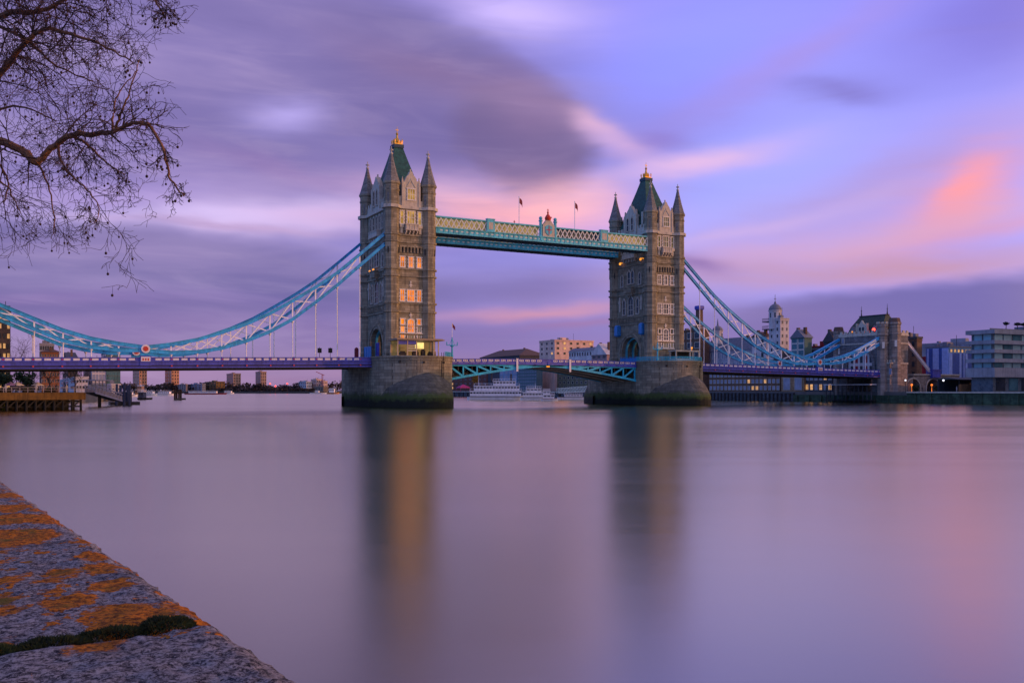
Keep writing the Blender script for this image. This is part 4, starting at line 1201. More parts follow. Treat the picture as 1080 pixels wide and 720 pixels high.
# river front below the right hand deck
def front(name, label, p0, p1, X, ytop, wall, n, rows, seed, lit, cat='building'):
    y1, y0 = on_x(p0, X), on_x(p1, X); d = proj_z(X, (y0+y1)/2); z1 = zat(ytop, d)
    t = thing(name, (X, y0, QZ), label, cat)
    MB().box(X, X+9, y0, y1, QZ-.5, z1).build('wall', wall, t)
    MB().box(X-.3, X+9.2, y0-.1, y1+.1, z1, z1+.3).build('roof', roof_dark, t)
    rng = random.Random(seed); w = (y1-y0)/n; hh = (z1-QZ-.4)/rows
    for r in range(rows):
        for k in range(n):
            u = y0 + w*(k+.5); za = QZ + .7 + hh*r
            f = MB().box(X-.14, X+.02, u-w*.3-.12, u+w*.3+.12, za-.12, za).box(X-.14, X+.02, u-w*.3-.12, u+w*.3+.12, za+hh*.55, za+hh*.55+.12).box(X-.14, X+.02, u-w*.3-.12, u-w*.3, za, za+hh*.55).box(X-.14, X+.02, u+w*.3, u+w*.3+.12, za, za+hh*.55).build('window', M['pale_stone'], t)
            MB().box(X-.05, X+.01, u-w*.3, u+w*.3, za, za+hh*.55).build('pane', M['pane_lit' if rng.random() < lit else 'pane_pale'], f)
front('wharf_building', 'long brown brick river front with small windows under the right hand deck', 748, 823, 179.5, 391, brick_brown, 18, 3, 3, .1)
front('wharf_building', 'plain tan brick wharf building under the right hand deck', 824, 848, 179.0, 389, brick_tan, 2, 1, 5, 0)
front('riverside_pub', 'dark glazed riverside front with orange lamps under the right hand deck', 849, 878, 180.0, 391, dark_w, 6, 2, 8, .35)
# river walls
def wall_run(Y0, Y1, m, label, zt, coping=True, step=6.0):
    t = thing('river_wall', (176.4, (Y0+Y1)/2, 0), label, 'river wall')
    MB().box(175.4, 176.38, Y0, Y1, -2, zt).build('wall', M[m], t)
    if coping: MB().box(175.1, 176.6, Y0, Y1, zt, zt+.45).build('coping', M['pale_stone'], t)
    y = Y0 + 1.5
    n = 0
    while y < Y1 and n < 60:
        MB().box(174.9, 175.42, y-.28, y+.28, -2, zt-.2).build('fender_pile', M['river_wall_green' if m.endswith('green') else 'dark_steel'], t); y += step; n += 1
wall_run(-260, -21, 'river_wall_green', 'green algae covered river wall with pale coping right of the gatehouse', 3.3)
wall_run(-20.9, 31, 'river_wall_green', 'dark green river wall in front of the gatehouse', 2.5, False)
wall_run(31.1, 140, 'river_wall_grey', 'blue grey river wall with close set timber piles below the far pier', 3.2, False, 2.2)
wall_run(140.1, 450, 'river_wall_grey', 'distant river wall behind the moored boats', 3.0, True, 7)

# unseen riverside offices added upstream, sized to shade the right hand quay
SHADE = [(238, 262, -112, -67, 33), (186, 235, -215, -128, 27), (270, 330, -58, -30, 26)]
for i, (a, b, c, e, h) in enumerate(SHADE):
    t = thing('shade_office', (a, c, QZ), ('glass fronted', 'low brick', 'tall pale')[i] + ' unseen riverside office added to shade the right hand quay', 'building')
    MB().box(a, b, c, e, QZ-1, h).build('wall', (grey_r, brick_brown, white_r)[i], t)
    MB().box(a-.4, b+.4, c-.4, e+.4, h, h+.7).build('roof', roof_grey, t)
    for r in range(5):
        for k in range(8):
            y = c + (e-c)*(k+.5)/8; z = QZ + 1.5 + (h-QZ-2)*r/5
            MB().box(a-.06, a+.02, y-2.2, y+2.2, z, z+2.4).build('window', M['pane_pale'], t)
# --- gatehouse at the far end of the bridge
def make_gatehouse(label):
    X0, X1, Y0, Y1 = 176.6, 189.5, -10.2, 10.5
    t = thing('gatehouse', (X0, 0, 0), label, 'gatehouse', 'gatehouses at the ends of the bridge')
    S = M['gate_stone']; P = M['pale_stone']
    w = MB()
    hw = 5.6; a = arch_pts(hw, 13.2)
    w.poly([(Y0, 0), (Y0, 23.6), (Y1, 23.6), (Y1, 0), (hw, 0), (hw, 8.3), (-hw, 8.3), (-hw, 0)], 'x', X0+1.2, X1)
    w.poly([(Y0, 0), (Y0, 23.6), (Y1, 23.6), (Y1, 0), (hw, 0)] + [(-p[0], p[1]) for p in a] + [(-hw, 0)], 'x', X0, X0+1.2)
    w.build('wall', S, t)
    for r0, r1, o in ((5.65, 6.4, .25), (6.45, 7.0, .4)):
        A = arch_pts(r1, 13.2); Bq = arch_pts(r0, 13.2)
        MB().poly([(-r1, 9)] + A + [(r1, 9), (r0, 9)] + Bq[::-1] + [(-r0, 9)], 'x', X0-o, X0+.1).build('archivolt', S, t)
    # gate screen of white panels and red doors
    g = MB().box(X0+.5, X0+.8, -5.5, 5.5, 8.6, 18.7).build('screen', white_r, t)
    for k in range(5):
        y = -4.6 + k*2.1
        for z in (10.4, 14.0):
            MB().box(X0+.4, X0+.52, y-.55, y+.55, z, z+2.5).build('door_panel', red_p if k % 2 else dark_w, g)
    for z in (20.6, 23.5):
        MB().box(X0-.25, X1+.25, Y0-.25, Y1+.25, z, z+.4).build('string_course', P, t)
    for f in 'NW':
        pts_ = []
        a0, a1 = (Y0, Y1) if f == 'N' else (X0, X1)
        u = a0; up = True; pts_ = [(a0, 23.9)]
        while u < a1-.01:
            v = min(a1, u+1.0); z = 25.4 if up else 24.6
            pts_ += [(u, z), (v, z)]; u = v; up = not up
        pts_.append((a1, 23.9))
        MB().poly(pts_, 'x' if f == 'N' else 'y', *((X0-.15, X0+.3) if f == 'N' else (Y0-.15, Y0+.3))).build('battlement', P, t)
    rf = MB().loft([[(x0, y0, z), (x1, y0, z), (x1, y1, z), (x0, y1, z)] for x0, x1, y0, y1, z in ((178.2,188.2,-8.8,7.6,23.9),(179.4,187,-8.0,6.4,27.2),(182.2,184.0,-6.6,4.8,31.0))])
    roof = rf.build('roof', mat('gate_roof_green', (.018,.05,.042), .6, var=.3, vscale=1.2, bump=.2, brick=(.7,.42,.02)), t)
    MB().box(182.0, 184.2, -6.8, 5.0, 31.0, 31.3).build('ridge', M['roof_dark'], roof)
    for y in (-6.6, 4.8):
        MB().lathe(183.1, y, [(31.2,.35),(32,.2),(33.1,.12),(33.2,.3),(33.5,.1),(35.0,.05)], 8).build('finial', M['roof_dark'], roof)
    d = MB().poly([(-2.2, 24.0), (-2.2, 27.0), (-1.2, 27.6), (0, 29.3), (1.2, 27.6), (2.2, 27.0), (2.2, 24.0)], 'x', 177.6, 178.4)
    for y in (-2.2, 2.2): d.box(177.4, 178.6, y-.2, y+.2, 24, 28.2)
    d.build('gable', P, t)
    for y in (-.7, .7): MB().box(177.5, 177.62, y-.4, y+.4, 24.8, 26.8).build('window', M['pane_dark'], t)
    for y in (-5.0, 4.6):
        MB().poly([(y-1.0, 24.2), (y-1.0, 26.0), (y, 27.3), (y+1.0, 26.0), (y+1.0, 24.2)], 'x', 178.2, 181).build('dormer', M['roof_grey'], t)
    MB().ball((178.0, -5.0, 25.7), .55).build('red_light', M['red_lamp'], t)
    MB().ball((178.0, 4.6, 25.4), .3).build('amber_light', M['amber_lamp'], t)
    for y in (-7.6, 7.4):
        for z in (21.3,):
            f = MB().box(X0-.15, X0+.05, y-.7, y+.7, z-.2, z+2.0).build('window', P, t)
            MB().box(X0-.2, X0-.14, y-.45, y+.45, z, z+1.8).build('pane', M['pane_pale'], f)
    # turrets
    def turret(x, y, r, z1, cap, z0=0):
        tu = MB().lathe(x, y, [(z0, r), (z1-4.4, r), (z1-4.2, r+.3), (z1-3.8, r+.3), (z1-3.6, r), (z1-1.0, r), (z1-.8, r+.25), (z1, r+.25)], 8).build('turret', M['gate_stone_warm'], t)
        if cap: MB().lathe(x, y, [(z1, r), (z1+.7, r*.96), (z1+1.5, r*.82)], 8).build('turret_cap', M['roof_brown'], tu)
        else:
            for k in range(8):
                a = 2*pi*k/8
                MB().beam((x+r*cos(a), y+r*sin(a), z1), (x+r*cos(a), y+r*sin(a), z1+.7), .7, .4, up=(cos(a), sin(a), 0)).build('merlon', P, tu)
        a = pi + .9
        MB().beam((x+r*cos(a), y+r*sin(a), z1-8.6), (x+r*cos(a), y+r*sin(a), z1-6.4), .8, .25, up=(cos(a), sin(a), 0)).build('window', M['white_frame'], tu)
    turret(X0+.6, on_x(930.5, X0+.6), 1.75, 27.4, False)
    turret(X0+4.6, on_x(943.3, X0+4.6), 2.15, 28.0, True)
    turret(X0+1.2, Y1+.2, 1.9, 26.0, True)
    # west wing down to the quay
    yw = on_x(938.5, X0+1.2); xw = on_y(957, yw)
    wg = MB().box(X0+1.2, xw, yw, Y0-.05, 0, 13.4).build('wing', M['gate_stone_warm'], t)
    MB().box(X0+.9, xw+.2, yw-.3, Y0-.1, 13.4, 13.9).build('wing_cornice', P, wg)
    for k in range(3): MB().box(X0+1.0, X0+1.5, Y0-.9-k*1.5, Y0-.2-k*1.5, 13.9, 14.8).build('merlon', P, wg)
    MB().box(X0+1.0, X0+1.25, yw-.1, Y0-.1, 8.0, 8.3).build('wing_band', P, wg)
    MB().box(X0+1.05, X0+1.22, -12.9, -11.8, 9.6, 11.8).build('window', M['pane_pale'], wg)
    MB().loft([[(xw-3.2+a*s, yw+1.9+b*s, z) for a, b in ((-1.6,-1.6),(1.6,-1.6),(1.6,1.6),(-1.6,1.6))] for z, s in ((13.9,1),(18.8,.25))]).build('wing_spirelet', M['gate_stone_warm'], wg)
    return t
mat('gate_stone', (.20, .20, .205), .85, var=.25, vscale=.4, bump=.4, brick=(1.4,.55,.03), grime=.4)
mat('gate_stone_warm', (.32, .27, .23), .85, var=.22, vscale=.4, bump=.4, brick=(1.4,.55,.03), grime=.35)
mat('red_lamp', (.4, .02, .02), .4, emit=(1, .06, .03), estr=4.0)
gate = make_gatehouse('stone gatehouse with steep green roof and red lamp at the far bridge end')
gate_n = copy_tree(gate); gate_n.location = (TX-176.6-1.2, 0, 0); gate_n.rotation_euler.z = pi
gate_n['label'] = 'stone gatehouse at the near left end of the bridge, beyond the left edge'
# landing stage under the last span
t = thing('landing_stage', (174, 2, 0), 'low landing stage with slim posts under the gatehouse end of the deck', 'landing stage')
MB().box(171.5, 174.8, -9, 12, 6.1, 6.35).build('canopy', M['white_steel'], t)
for k in range(12): MB().box(172.6, 172.85, -8.6+k*1.85, -8.35+k*1.85, -1, 6.1).build('post', M['river_wall_grey'], t)
MB().box(171.6, 174.8, -9, 12, .5, .8).build('platform', M['dark_steel'], t)
# land tie of the chain
for y, lab in ((-9.2, 'pale violet land tie running down right from the gatehouse to the viaduct'), (9.2, 'land tie on the far side of the viaduct')):
    xa = 189.8; xb = on_y(984, -9.2)
    o = MB()
    o.beam((xa, y, 21.5), (xb, y, zat(396, proj_z(xb, -9.2))), .8, .7); o.beam((xa, y, 21.95), (xb, y, zat(396, proj_z(xb, -9.2))+.45), 1.1, .1)
    tag(o.build('land_tie', M['tie_paint']), lab, 'land tie') if False else tag(o.build('land_tie', M['panel_white']), lab, 'land tie')
xt = on_y(985.5, -9.6)
o = MB().box(xt-2.2, xt+2.2, -10.6, -8.2, 8.8, 11.4); o.box(xt-2.5, xt+2.5, -10.8, -8.0, 11.4, 11.8)
tag(o.build('anchor_block', M['parapet_violet']), 'violet anchor block where the land tie meets the viaduct', 'anchor block')
# approach viaduct with arches
def viaduct():
    X0, X1 = 193.0, on_y(1012, -9.5)
    t = thing('viaduct', (X0, 0, 0), 'stone approach viaduct with two open arches right of the gatehouse', 'viaduct')
    zt = 9.6
    arcs = [on_y(963, -9.5), on_y(984, -9.5)]
    pts = [(X0, QZ-.5), (X0, zt), (X1, zt), (X1, QZ-.5)]
    for xc in arcs[::-1]:
        w = 3.6
        pts += [(xc+w, QZ-.5)] + [(xc+w*cos(pi*k/12), QZ+1.2+3.4*sin(pi*k/12)) for k in range(13)] + [(xc-w, QZ-.5)]
    MB().poly(pts, 'y', -9.5, 9.5).build('wall', M['gate_stone_warm'], t)
    MB().box(X0, X1, -9.8, 9.8, zt, zt+.5).build('parapet', M['pale_stone'], t)
    for xc in arcs:
        A = [(xc-4.0*cos(pi*k/12), QZ+1.2+3.8*sin(pi*k/12)) for k in range(13)]; Bq = [(xc-3.62*cos(pi*k/12), QZ+1.2+3.42*sin(pi*k/12)) for k in range(13)]
        MB().poly([(xc-4.0, QZ)] + A + [(xc+4.0, QZ), (xc+3.62, QZ)] + Bq[::-1] + [(xc-3.62, QZ)], 'y', -9.75, -9.4).build('archivolt', M['pale_stone'], t)
    for xc in arcs:
        o = MB().tube([(xc-2.0, -10.5, QZ), (xc-2.0, -10.5, QZ+2.1)], .08).ball((xc-2.0, -10.5, QZ+2.4), .42)
        tag(o.build('lamp', M['orange_lamp']), 'orange glowing lamp before the ' + ('left' if xc == arcs[0] else 'right') + ' viaduct arch', 'lamp', 'orange lamps at the viaduct arches')
mat('orange_lamp', (.5, .15, .03), .4, emit=(1, .22, .03), estr=1.3)
viaduct()
bld('brick_building', 'dark brown brick building right behind the gatehouse turret', 'building', 945, 967, 972.5, 357, 345, brick_brown, nN=3, rows=5, wfrac=.4, hfrac=.5, parapet=.8, roofmat=roof_dark)
bld('office_block', 'grey office block with flat stepped roof on the skyline', 'building', 966, 1046, 1066, 360, 410, grey_r, nN=10, rows=8, pane='pane_pale', wfrac=.6, hfrac=.4)
bld('theatre_block', 'dark red clad block behind the striped glass building', 'building', 966, 1044, 1050, 375, 360, red_p, nN=3, rows=2, wfrac=.3, hfrac=.3)
def striped():
    t, (x0, x1, y0, y1, z0, z1) = bld('glass_building', 'blue glass building clad in close vertical fins', 'building', 977, 1000.5, 1026, 366, 346, blue_gl, parapet=.5, roofmat=roof_grey)
    rng = random.Random(4)
    n = 22
    for k in range(n):
        y = y0 + (y1-y0)*(k+.5)/n
        MB().box(x0-.35, x0-.02, y-.18, y+.18, z0+4, z1-.3).build('fin', M['fin_pale' if rng.random() < .55 else 'fin_blue'], t)
    n = 24
    for k in range(n):
        x = x0 + (x1-x0)*(k+.5)/n
        MB().box(x-.2, x+.2, y0-.35, y0-.02, z0+4, z1-2.2).build('fin', M['fin_blue' if rng.random() < .7 else 'fin_pale'], t)
    for k in range(6):
        x = x0 + (x1-x0)*(.08+.15*k)
        MB().box(x, x+.9, y0-.06, y0-.01, z1-1.8, z1-.7).build('window', M['pane_lit'], t)
mat('fin_pale', (.36, .50, .92), .4, var=.15)
mat('fin_blue', (.05, .12, .42), .4, var=.2)
striped()
def modern_flats():
    d = 288; xc, yc = at(1049, d)
    x1, y1 = xc + 48, on_x(1039.5, xc)
    zz = lambda p: zat(p, d)
    t = thing('apartment_block', (xc, yc, QZ), 'modern riverside flats with wide pale balcony bands and roof trees', 'building')
    MB().box(xc+1.6, x1, yc+1.6, y1+6, QZ-1, zz(349)).build('core', M['flats_glass'], t)
    for a, b in ((351.5, 347), (362.3, 358.3), (371.8, 368), (381.8, 377.8), (397.5, 387.5)):
        MB().box(xc, x1+1, yc, y1+7, zz(a), zz(b)).build('balcony_band', wallmat('band_grey', (.30,.31,.35), False), t)
    for a, b, dark in ((358.3, 351.5, 0), (368, 362.3, 0), (377.8, 371.8, 1), (387.5, 381.8, 1)):
        for k in range(9):
            x = xc + 2.2 + k*4.6
            MB().box(x, x+3.9, yc+1.48, yc+1.58, zz(a)+.1, zz(b)-.1).build('window', M['pane_sky' if (k*7+int(a)) % 3 else 'pane_teal'], t)
        for k in range(2):
            y = yc + 2.2 + k*3.2
            MB().box(xc+1.48, xc+1.58, y, y+2.6, zz(a)+.1, zz(b)-.1).build('window', M['pane_sky'], t)
    for k in range(6):
        x = xc+3+k*6.5
        MB().box(x, x+4.5, yc+1.45, yc+1.58, QZ+.4, zz(398.5)).build('shop_window', M['pane_teal' if k % 2 else 'pane_dark'], t)
    MB().box(xc+2, x1, yc+3, y1, zz(347), zz(345)).build('roof_deck', M['roof_grey'], t)
    MB().box(xc+22, xc+24, yc+4, yc+8, zz(345), zz(341)).build('plant_room', M['roof_grey'], t)
    return xc, yc, zz(345), d
mat('flats_glass', (.10, .13, .16), .3, var=.3)
mat('pane_sky', (.30, .50, .54), .4, var=.3, vscale=.2)
fx_, fy_, fz_, fd_ = modern_flats()
mat('pine_leaf', (.025, .035, .03), .9, var=.4, vscale=2)
mat('bark', (.06, .04, .03), .9, var=.3, vscale=4)
def clumps(rng, c, rx, ry, rz, n, s):
    """leaf clumps scattered through a crown"""
    mb = MB()
    for i in range(n):
        while True:
            p = Vector((rng.uniform(-1,1), rng.uniform(-1,1), rng.uniform(-1,1)))
            if .1 < p.length < 1: break
        p *= rng.uniform(.75, 1.05)
        q = Vector((c[0]+p.x*rx, c[1]+p.y*ry, c[2]+p.z*rz))
        a = Vector((rng.gauss(0,1), rng.gauss(0,1), rng.gauss(0,1))).normalized(); b = a.orthogonal().normalized(); w = a.cross(b)
        k = s*rng.uniform(.6,1.4)
        mb.add([q+b*k, q+w*k*.8, q-b*k, q-w*k*.8], [(0,1,2,3)])
    return mb
for i, (px_, w, lab) in enumerate(((1061, 1.5, 'leftmost small umbrella shaped tree on the roof of the flats'), (1073, 2.0, 'middle umbrella shaped tree on the roof of the flats'), (1080, 1.8, 'umbrella shaped roof tree at the right edge of the flats'))):
    x = on_y(px_, fy_+3.5); y = fy_+3.5; rng = random.Random(30+i)
    t = thing('roof_tree', (x, y, fz_), lab, 'tree', 'trees on the roof of the flats')
    MB().tube([(x, y, fz_-.2), (x+.1, y, fz_+.9), (x-.1, y+.1, fz_+1.5)], [.14,.1,.07], 5).tube([(x, y, fz_+.8), (x+.6, y, fz_+1.7)], [.08,.04], 4).build('trunk', M['bark'], t)
    clumps(rng, (x, y, fz_+1.75), w*.68, w*.6, .52, 260, .2).build('crown', M['pine_leaf'], t)
# market stalls, hoarding, lamps on the right quay
x0, y0 = at(1012, 300); x1 = on_y(1063, y0)
o = MB()
for k in range(14):
    xa = x0+.3+(x1-x0)*k/14; xb = x0+.3+(x1-x0)*(k+.93)/14
    o.box(xa, xb, y0, y0+.15, QZ, zat(405,300))
o.box(x0, x1, y0+.16, y0+.3, QZ, zat(405.6,300))
tag(o.build('timber_hoarding', M['timber_orange']) if 'timber_orange' in M else o.build('timber_hoarding', mat('timber_orange', (.30,.15,.06), .8, var=.3, vscale=.6)), 'orange brown timber hoarding on the right hand quay', 'hoarding')
x0, y0 = at(1011, 306); x1 = on_y(1066, y0)
t = thing('market_shed', (x0, y0, QZ), 'low dark blue shed roof behind the timber hoarding', 'shed')
MB().poly([(y0, zat(400,306)), (y0+5, zat(397.5,306)), (y0+10, zat(400,306))], 'x', x0, x1).build('roof', roof_dark, t)
for k in range(5): MB().box(x0+1+(x1-x0-2.3)*k/4, x0+1.3+(x1-x0-2.3)*k/4, y0+.4, y0+.7, QZ, zat(400,306)).build('post', M['dark_steel'], t)
MB().box(x0+.5, x1-.5, y0+8, y0+8.3, QZ, zat(400,306)).build('back_wall', dark_w, t)
mat('white_lamp', (.6,.6,.6), .4, emit=(.9,.9,1.0), estr=1.6)
for px_, lab in ((955, 'white globe lamp post left of the viaduct arches'), (995, 'white globe lamp post right of the violet anchor block'), (1040, 'white globe lamp post left of the modern flats')):
    x, y = at(px_, 296 if px_ > 1000 else 310); d = proj_z(x, y)
    t = thing('lamp_post', (x, y, QZ), lab, 'lamp post', 'globe lamp posts along the right hand quay')
    MB().tube([(x, y, QZ), (x, y, zat(401.5,d))], .09, 6).build('post', M['dark_steel'], t)
    MB().ball((x, y, zat(401,d)), .33).build('globe', M['white_lamp'], t)
mat('hedge_leaf', (.03, .06, .025), .9, var=.4, vscale=2)
for px_, lab in ((966, 'dark round bush in front of the left viaduct arch'), (989, 'dark shrub beside the right viaduct arch')):
    x = on_y(px_, -11.5); y = -11.5
    t = thing('bush', (x, y, QZ), lab, 'bush'); rng = random.Random(px_)
    MB().tube([(x, y, QZ-.2), (x, y, QZ+1.2)], .1, 5).build('stem', M['bark'], t)
    clumps(rng, (x, y, QZ+1.3), 1.5, 1.3, 1.2, 350, .2).build('foliage', M['hedge_leaf'], t)
for i, (px_, lab) in enumerate(((972.5, 'person in dark clothes standing on the right hand quay below the viaduct'), (1009, 'person in a pale jacket standing on the quay left of the timber hoarding'), (1054, 'person in dark clothes standing on the quay before the modern flats'))):
    x, y = at(px_, 300); t = None
    mb = MB()
    mb.loft([[(x+cos(2*pi*k/8)*rx, y+sin(2*pi*k/8)*ry, QZ+z) for k in range(8)] for z, rx, ry in ((.82,.17,.13),(1.0,.18,.13),(1.2,.18,.13),(1.42,.22,.13),(1.48,.12,.09),(1.54,.06,.06),(1.6,.09,.1),(1.7,.1,.11),(1.78,.08,.09),(1.82,.03,.03))])
    for s in (-1, 1):
        mb.tube([(x+s*.09, y, QZ+.85), (x+s*.1, y-.03, QZ+.45), (x+s*.11, y, QZ+.06), (x+s*.11, y-.14, QZ+.03)], [.09,.065,.045,.04], 6)
        mb.tube([(x+s*.2, y, QZ+1.4), (x+s*.25, y, QZ+1.12), (x+s*.24, y-.08, QZ+.85)], [.055,.045,.04], 6)
    m = mat('coat_pale', (.45,.44,.46), .8) if i == 1 else (M['coat_dark'] if 'coat_dark' in M else mat('coat_dark', (.03,.03,.04), .8))
    tag(mb.build('person', m), lab, 'person')

# ------------------------------------------------------------------ boats
mat('hull_white', (.88, .85, .88), .45, var=.1, vscale=.6, grime=.25)
mat('hull_dark', (.03, .03, .035), .5, var=.3)
mat('hull_red', (.28, .03, .04), .5, var=.3)
mat('boat_lit_orange', (.50, .22, .08), .5, var=.2)  # orange light on the boats put into the paint
def ship(name, label, px0, px1, wl, decks, hullm, group=None, deckm='hull_white', funnel=None, mast=None, flip=False, hull_h=1.9, beam=5.5, cat='boat', stripe=None):
    """hull with pointed bow lying broadside; decks = (from, to, height) fractions of its length"""
    d = CZ*FPX/(wl-HPX)
    pa = Vector((*at(px0, d), 0)); pb = Vector((*at(px1, d), 0))
    if flip: pa, pb = pb, pa
    ax = (pb-pa); L = ax.length; ax.normalize(); ay = Vector((-ax.y, ax.x, 0))
    Mx = Matrix((( ax.x, ay.x, 0, pa.x), (ax.y, ay.y, 0, pa.y), (0, 0, 1, 0), (0, 0, 0, 1)))
    t = thing(name, tuple((pa+pb)/2), label, cat, group)
    h = MB(); rings = []
    for q in (0, .03, .12, .35, .65, .82, .93, 1.0):
        w = beam/2*(.72 if q == 0 else 1.0 if q < .66 else max(.03, 1-((q-.65)/.35)**2.0))
        sh = hull_h*(1 + .35*max(0, q-.6)**1.5*2)
        rings.append([(q*L, -w, sh), (q*L - (.04*L if q == 1 else 0), -w*.8, -.3), (q*L - (.04*L if q == 1 else 0), w*.8, -.3), (q*L, w, sh)])
    h.loft(rings).xf(Mx).build('hull', M[hullm], t)
    MB().loft([[(p[0], p[1]*1.02, z) for p in (r[0], r[0], r[3], r[3]) for z in ()] or [(r[0][0], r[0][1]*1.03, hull_h*1.02), (r[0][0], r[0][1]*1.03, hull_h*.86), (r[3][0], r[3][1]*1.03, hull_h*.86), (r[3][0], r[3][1]*1.03, hull_h*1.02)] for r in rings[:-1]]).xf(Mx).build('rubbing_strake', M['hull_dark' if stripe is None else stripe], t)
    z = hull_h
    for i, (a, b, hh) in enumerate(decks):
        w = beam/2*(.86 - .06*i)
        MB().box(a*L, b*L, -w, w, z, z+hh).xf(Mx).build('deckhouse', M[deckm], t)
        MB().box(a*L-.3, b*L+.3, -w-.25, w+.25, z+hh, z+hh+.14).xf(Mx).build('deck_roof', M['hull_white'], t)
        n = max(2, int((b-a)*L/1.25)); 
        for k in range(min(n, 24)):
            x = a*L + (b-a)*L*(k+.5)/min(n, 24); ww = (b-a)*L/min(n, 24)*.36
            for s in (-1, 1):
                MB().box(x-ww, x+ww, s*w-.04, s*w+.04, z+hh*.5, z+hh*.78).xf(Mx).build('window', M['pane_dark'], t)
        rl = MB()
        for s in (-1, 1):
            rl.box(a*L, b*L, s*w-.03, s*w+.03, z+hh+.95, z+hh+1.02)
            for k in range(9): rl.box(a*L+(b-a)*L*k/8-.03, a*L+(b-a)*L*k/8+.03, s*w-.03, s*w+.03, z+hh+.14, z+hh+1.0)
        rl.xf(Mx).build('railing', M['white_steel'], t)
        z += hh + .14
    if funnel:
        for q, r, hh, mm in funnel:
            MB().lathe(q*L, 0, [(z-1, r), (z+hh, r*.95)], 10, sy=1).lathe(q*L, 0, [(z+hh, r*1.15), (z+hh+.35, r*1.1)], 10).xf(Mx).build('funnel', M[mm], t)
    if mast:
        for q, hh in mast:
            MB().tube([(q*L, 0, hull_h), (q*L, 0, hull_h+hh)], [.12,.05], 5).beam((q*L, -1, hull_h+hh*.75), (q*L, 1, hull_h+hh*.75), .08, .08).xf(Mx).build('mast', M['white_steel'], t)
    return t
ship('paddle_steamer', 'white three decked paddle steamer with dark funnel moored beyond the opening span', 493, 552, 421.6, ((.05,.96,2.3),(.12,.93,2.1),(.46,.86,1.9)), 'hull_white', funnel=((.78,.42,2.6,'hull_dark'),(.43,.35,3.0,'hull_dark')), mast=((.2,9),), flip=False, hull_h=1.6, beam=7, stripe='hull_dark')
ship('pleasure_boat', 'white two decked pleasure boat right of the paddle steamer', 549, 580, 422.0, ((.08,.8,1.9),(.2,.7,1.6)), 'hull_white', mast=((.5,6),), hull_h=1.3, beam=5, stripe='hull_dark')
ship('launch', 'small launch with red striped cabin in front of the pleasure boat', 571, 589, 422.6, ((.1,.75,1.5),(.1,.5,1.3)), 'hull_white', hull_h=.9, beam=3.6, deckm='hull_white', stripe='hull_red')
ship('white_yacht', 'white hull lying under the lattice gangway', 588, 625, 421.4, ((.2,.7,1.0),), 'hull_white', hull_h=1.3, beam=5)
def gangway():
    d = 415
    a = Vector((*at(588, d), 0)); b = Vector((*at(628, d+6), 0))
    t = thing('gangway', tuple((a+b)/2 + Vector((0,0,3))), 'pale blue lattice gangway sloping up to the far pier side', 'gangway')
    za, zb = zat(414.5, d), zat(411.5, d); h = 2.1
    side = (b-a).normalized().cross(Vector((0,0,1)))*1.2
    n = 12
    for s in (-1, 1):
        mb = MB(); P = lambda k, up: a + (b-a)*k/n + side*s + Vector((0,0,za + (zb-za)*k/n + (h if up else 0)))
        mb.beam(P(0,0), P(n,0), .22, .25); mb.beam(P(0,1), P(n,1), .22, .25)
        for k in range(n):
            mb.beam(P(k,0), P(k+1,1), .14, .16); mb.beam(P(k,1), P(k,0), .14, .16); mb.beam(P(k,1), P(k+1,0), .1, .12)
        mb.build('truss', M['gangway_paint'], t)
    MB().beam(a+Vector((0,0,za)), b+Vector((0,0,zb)), 2.2, .15).build('walkway', M['dark_steel'], t)
    for k in (0, 1):
        q = a + (b-a)*(.04+.92*k)
        MB().tube([q+Vector((0,0,-1)), q+Vector((0,0,za))], .3, 8).build('pile', M['dark_steel'], t)
mat('gangway_paint', (.42, .58, .62), .5, var=.15)
gangway()
# golden tree and pink awning on the quay under the left leaf
mat('leaf_gold', (.38, .20, .03), .9, var=.4, vscale=1)
x, y = at(501.5, 612)
t = thing('street_tree', (x, y, QZ), 'small golden leaved tree on the quay left of the paddle steamer', 'tree'); rng = random.Random(77)
MB().tube([(x,y,QZ-1),(x+.2,y,QZ+5),(x,y,QZ+9)], [.3,.2,.08], 6).tube([(x,y,QZ+4),(x+1.5,y,QZ+8)], [.12,.05], 5).tube([(x,y,QZ+4.5),(x-1.3,y,QZ+8)], [.12,.05], 5).build('trunk', M['bark'], t)
clumps(rng, (x, y, QZ+8.5), 2.6, 2.6, 4.6, 420, .45).build('crown', M['leaf_gold'], t)
x, y = at(488.5, 600)
o = MB().loft([[(x+a*s, y+b*s, z) for a, b in ((-3.6,-3),(3.6,-3),(3.6,3),(-3.6,3))] for z, s in ((QZ+1.9,1.0),(QZ+2.6,.9),(QZ+4.2,.1))])
for a in (-3.3, 3.3):
    for b in (-2.8, 2.8): o.tube([(x+a, y+b, QZ-.5), (x+a, y+b, QZ+2.2)], .1, 5)
tag(o.build('awning', mat('awning_pink', (.38,.03,.16), .7)), 'magenta awning on the quay beside the nearer pier', 'awning')

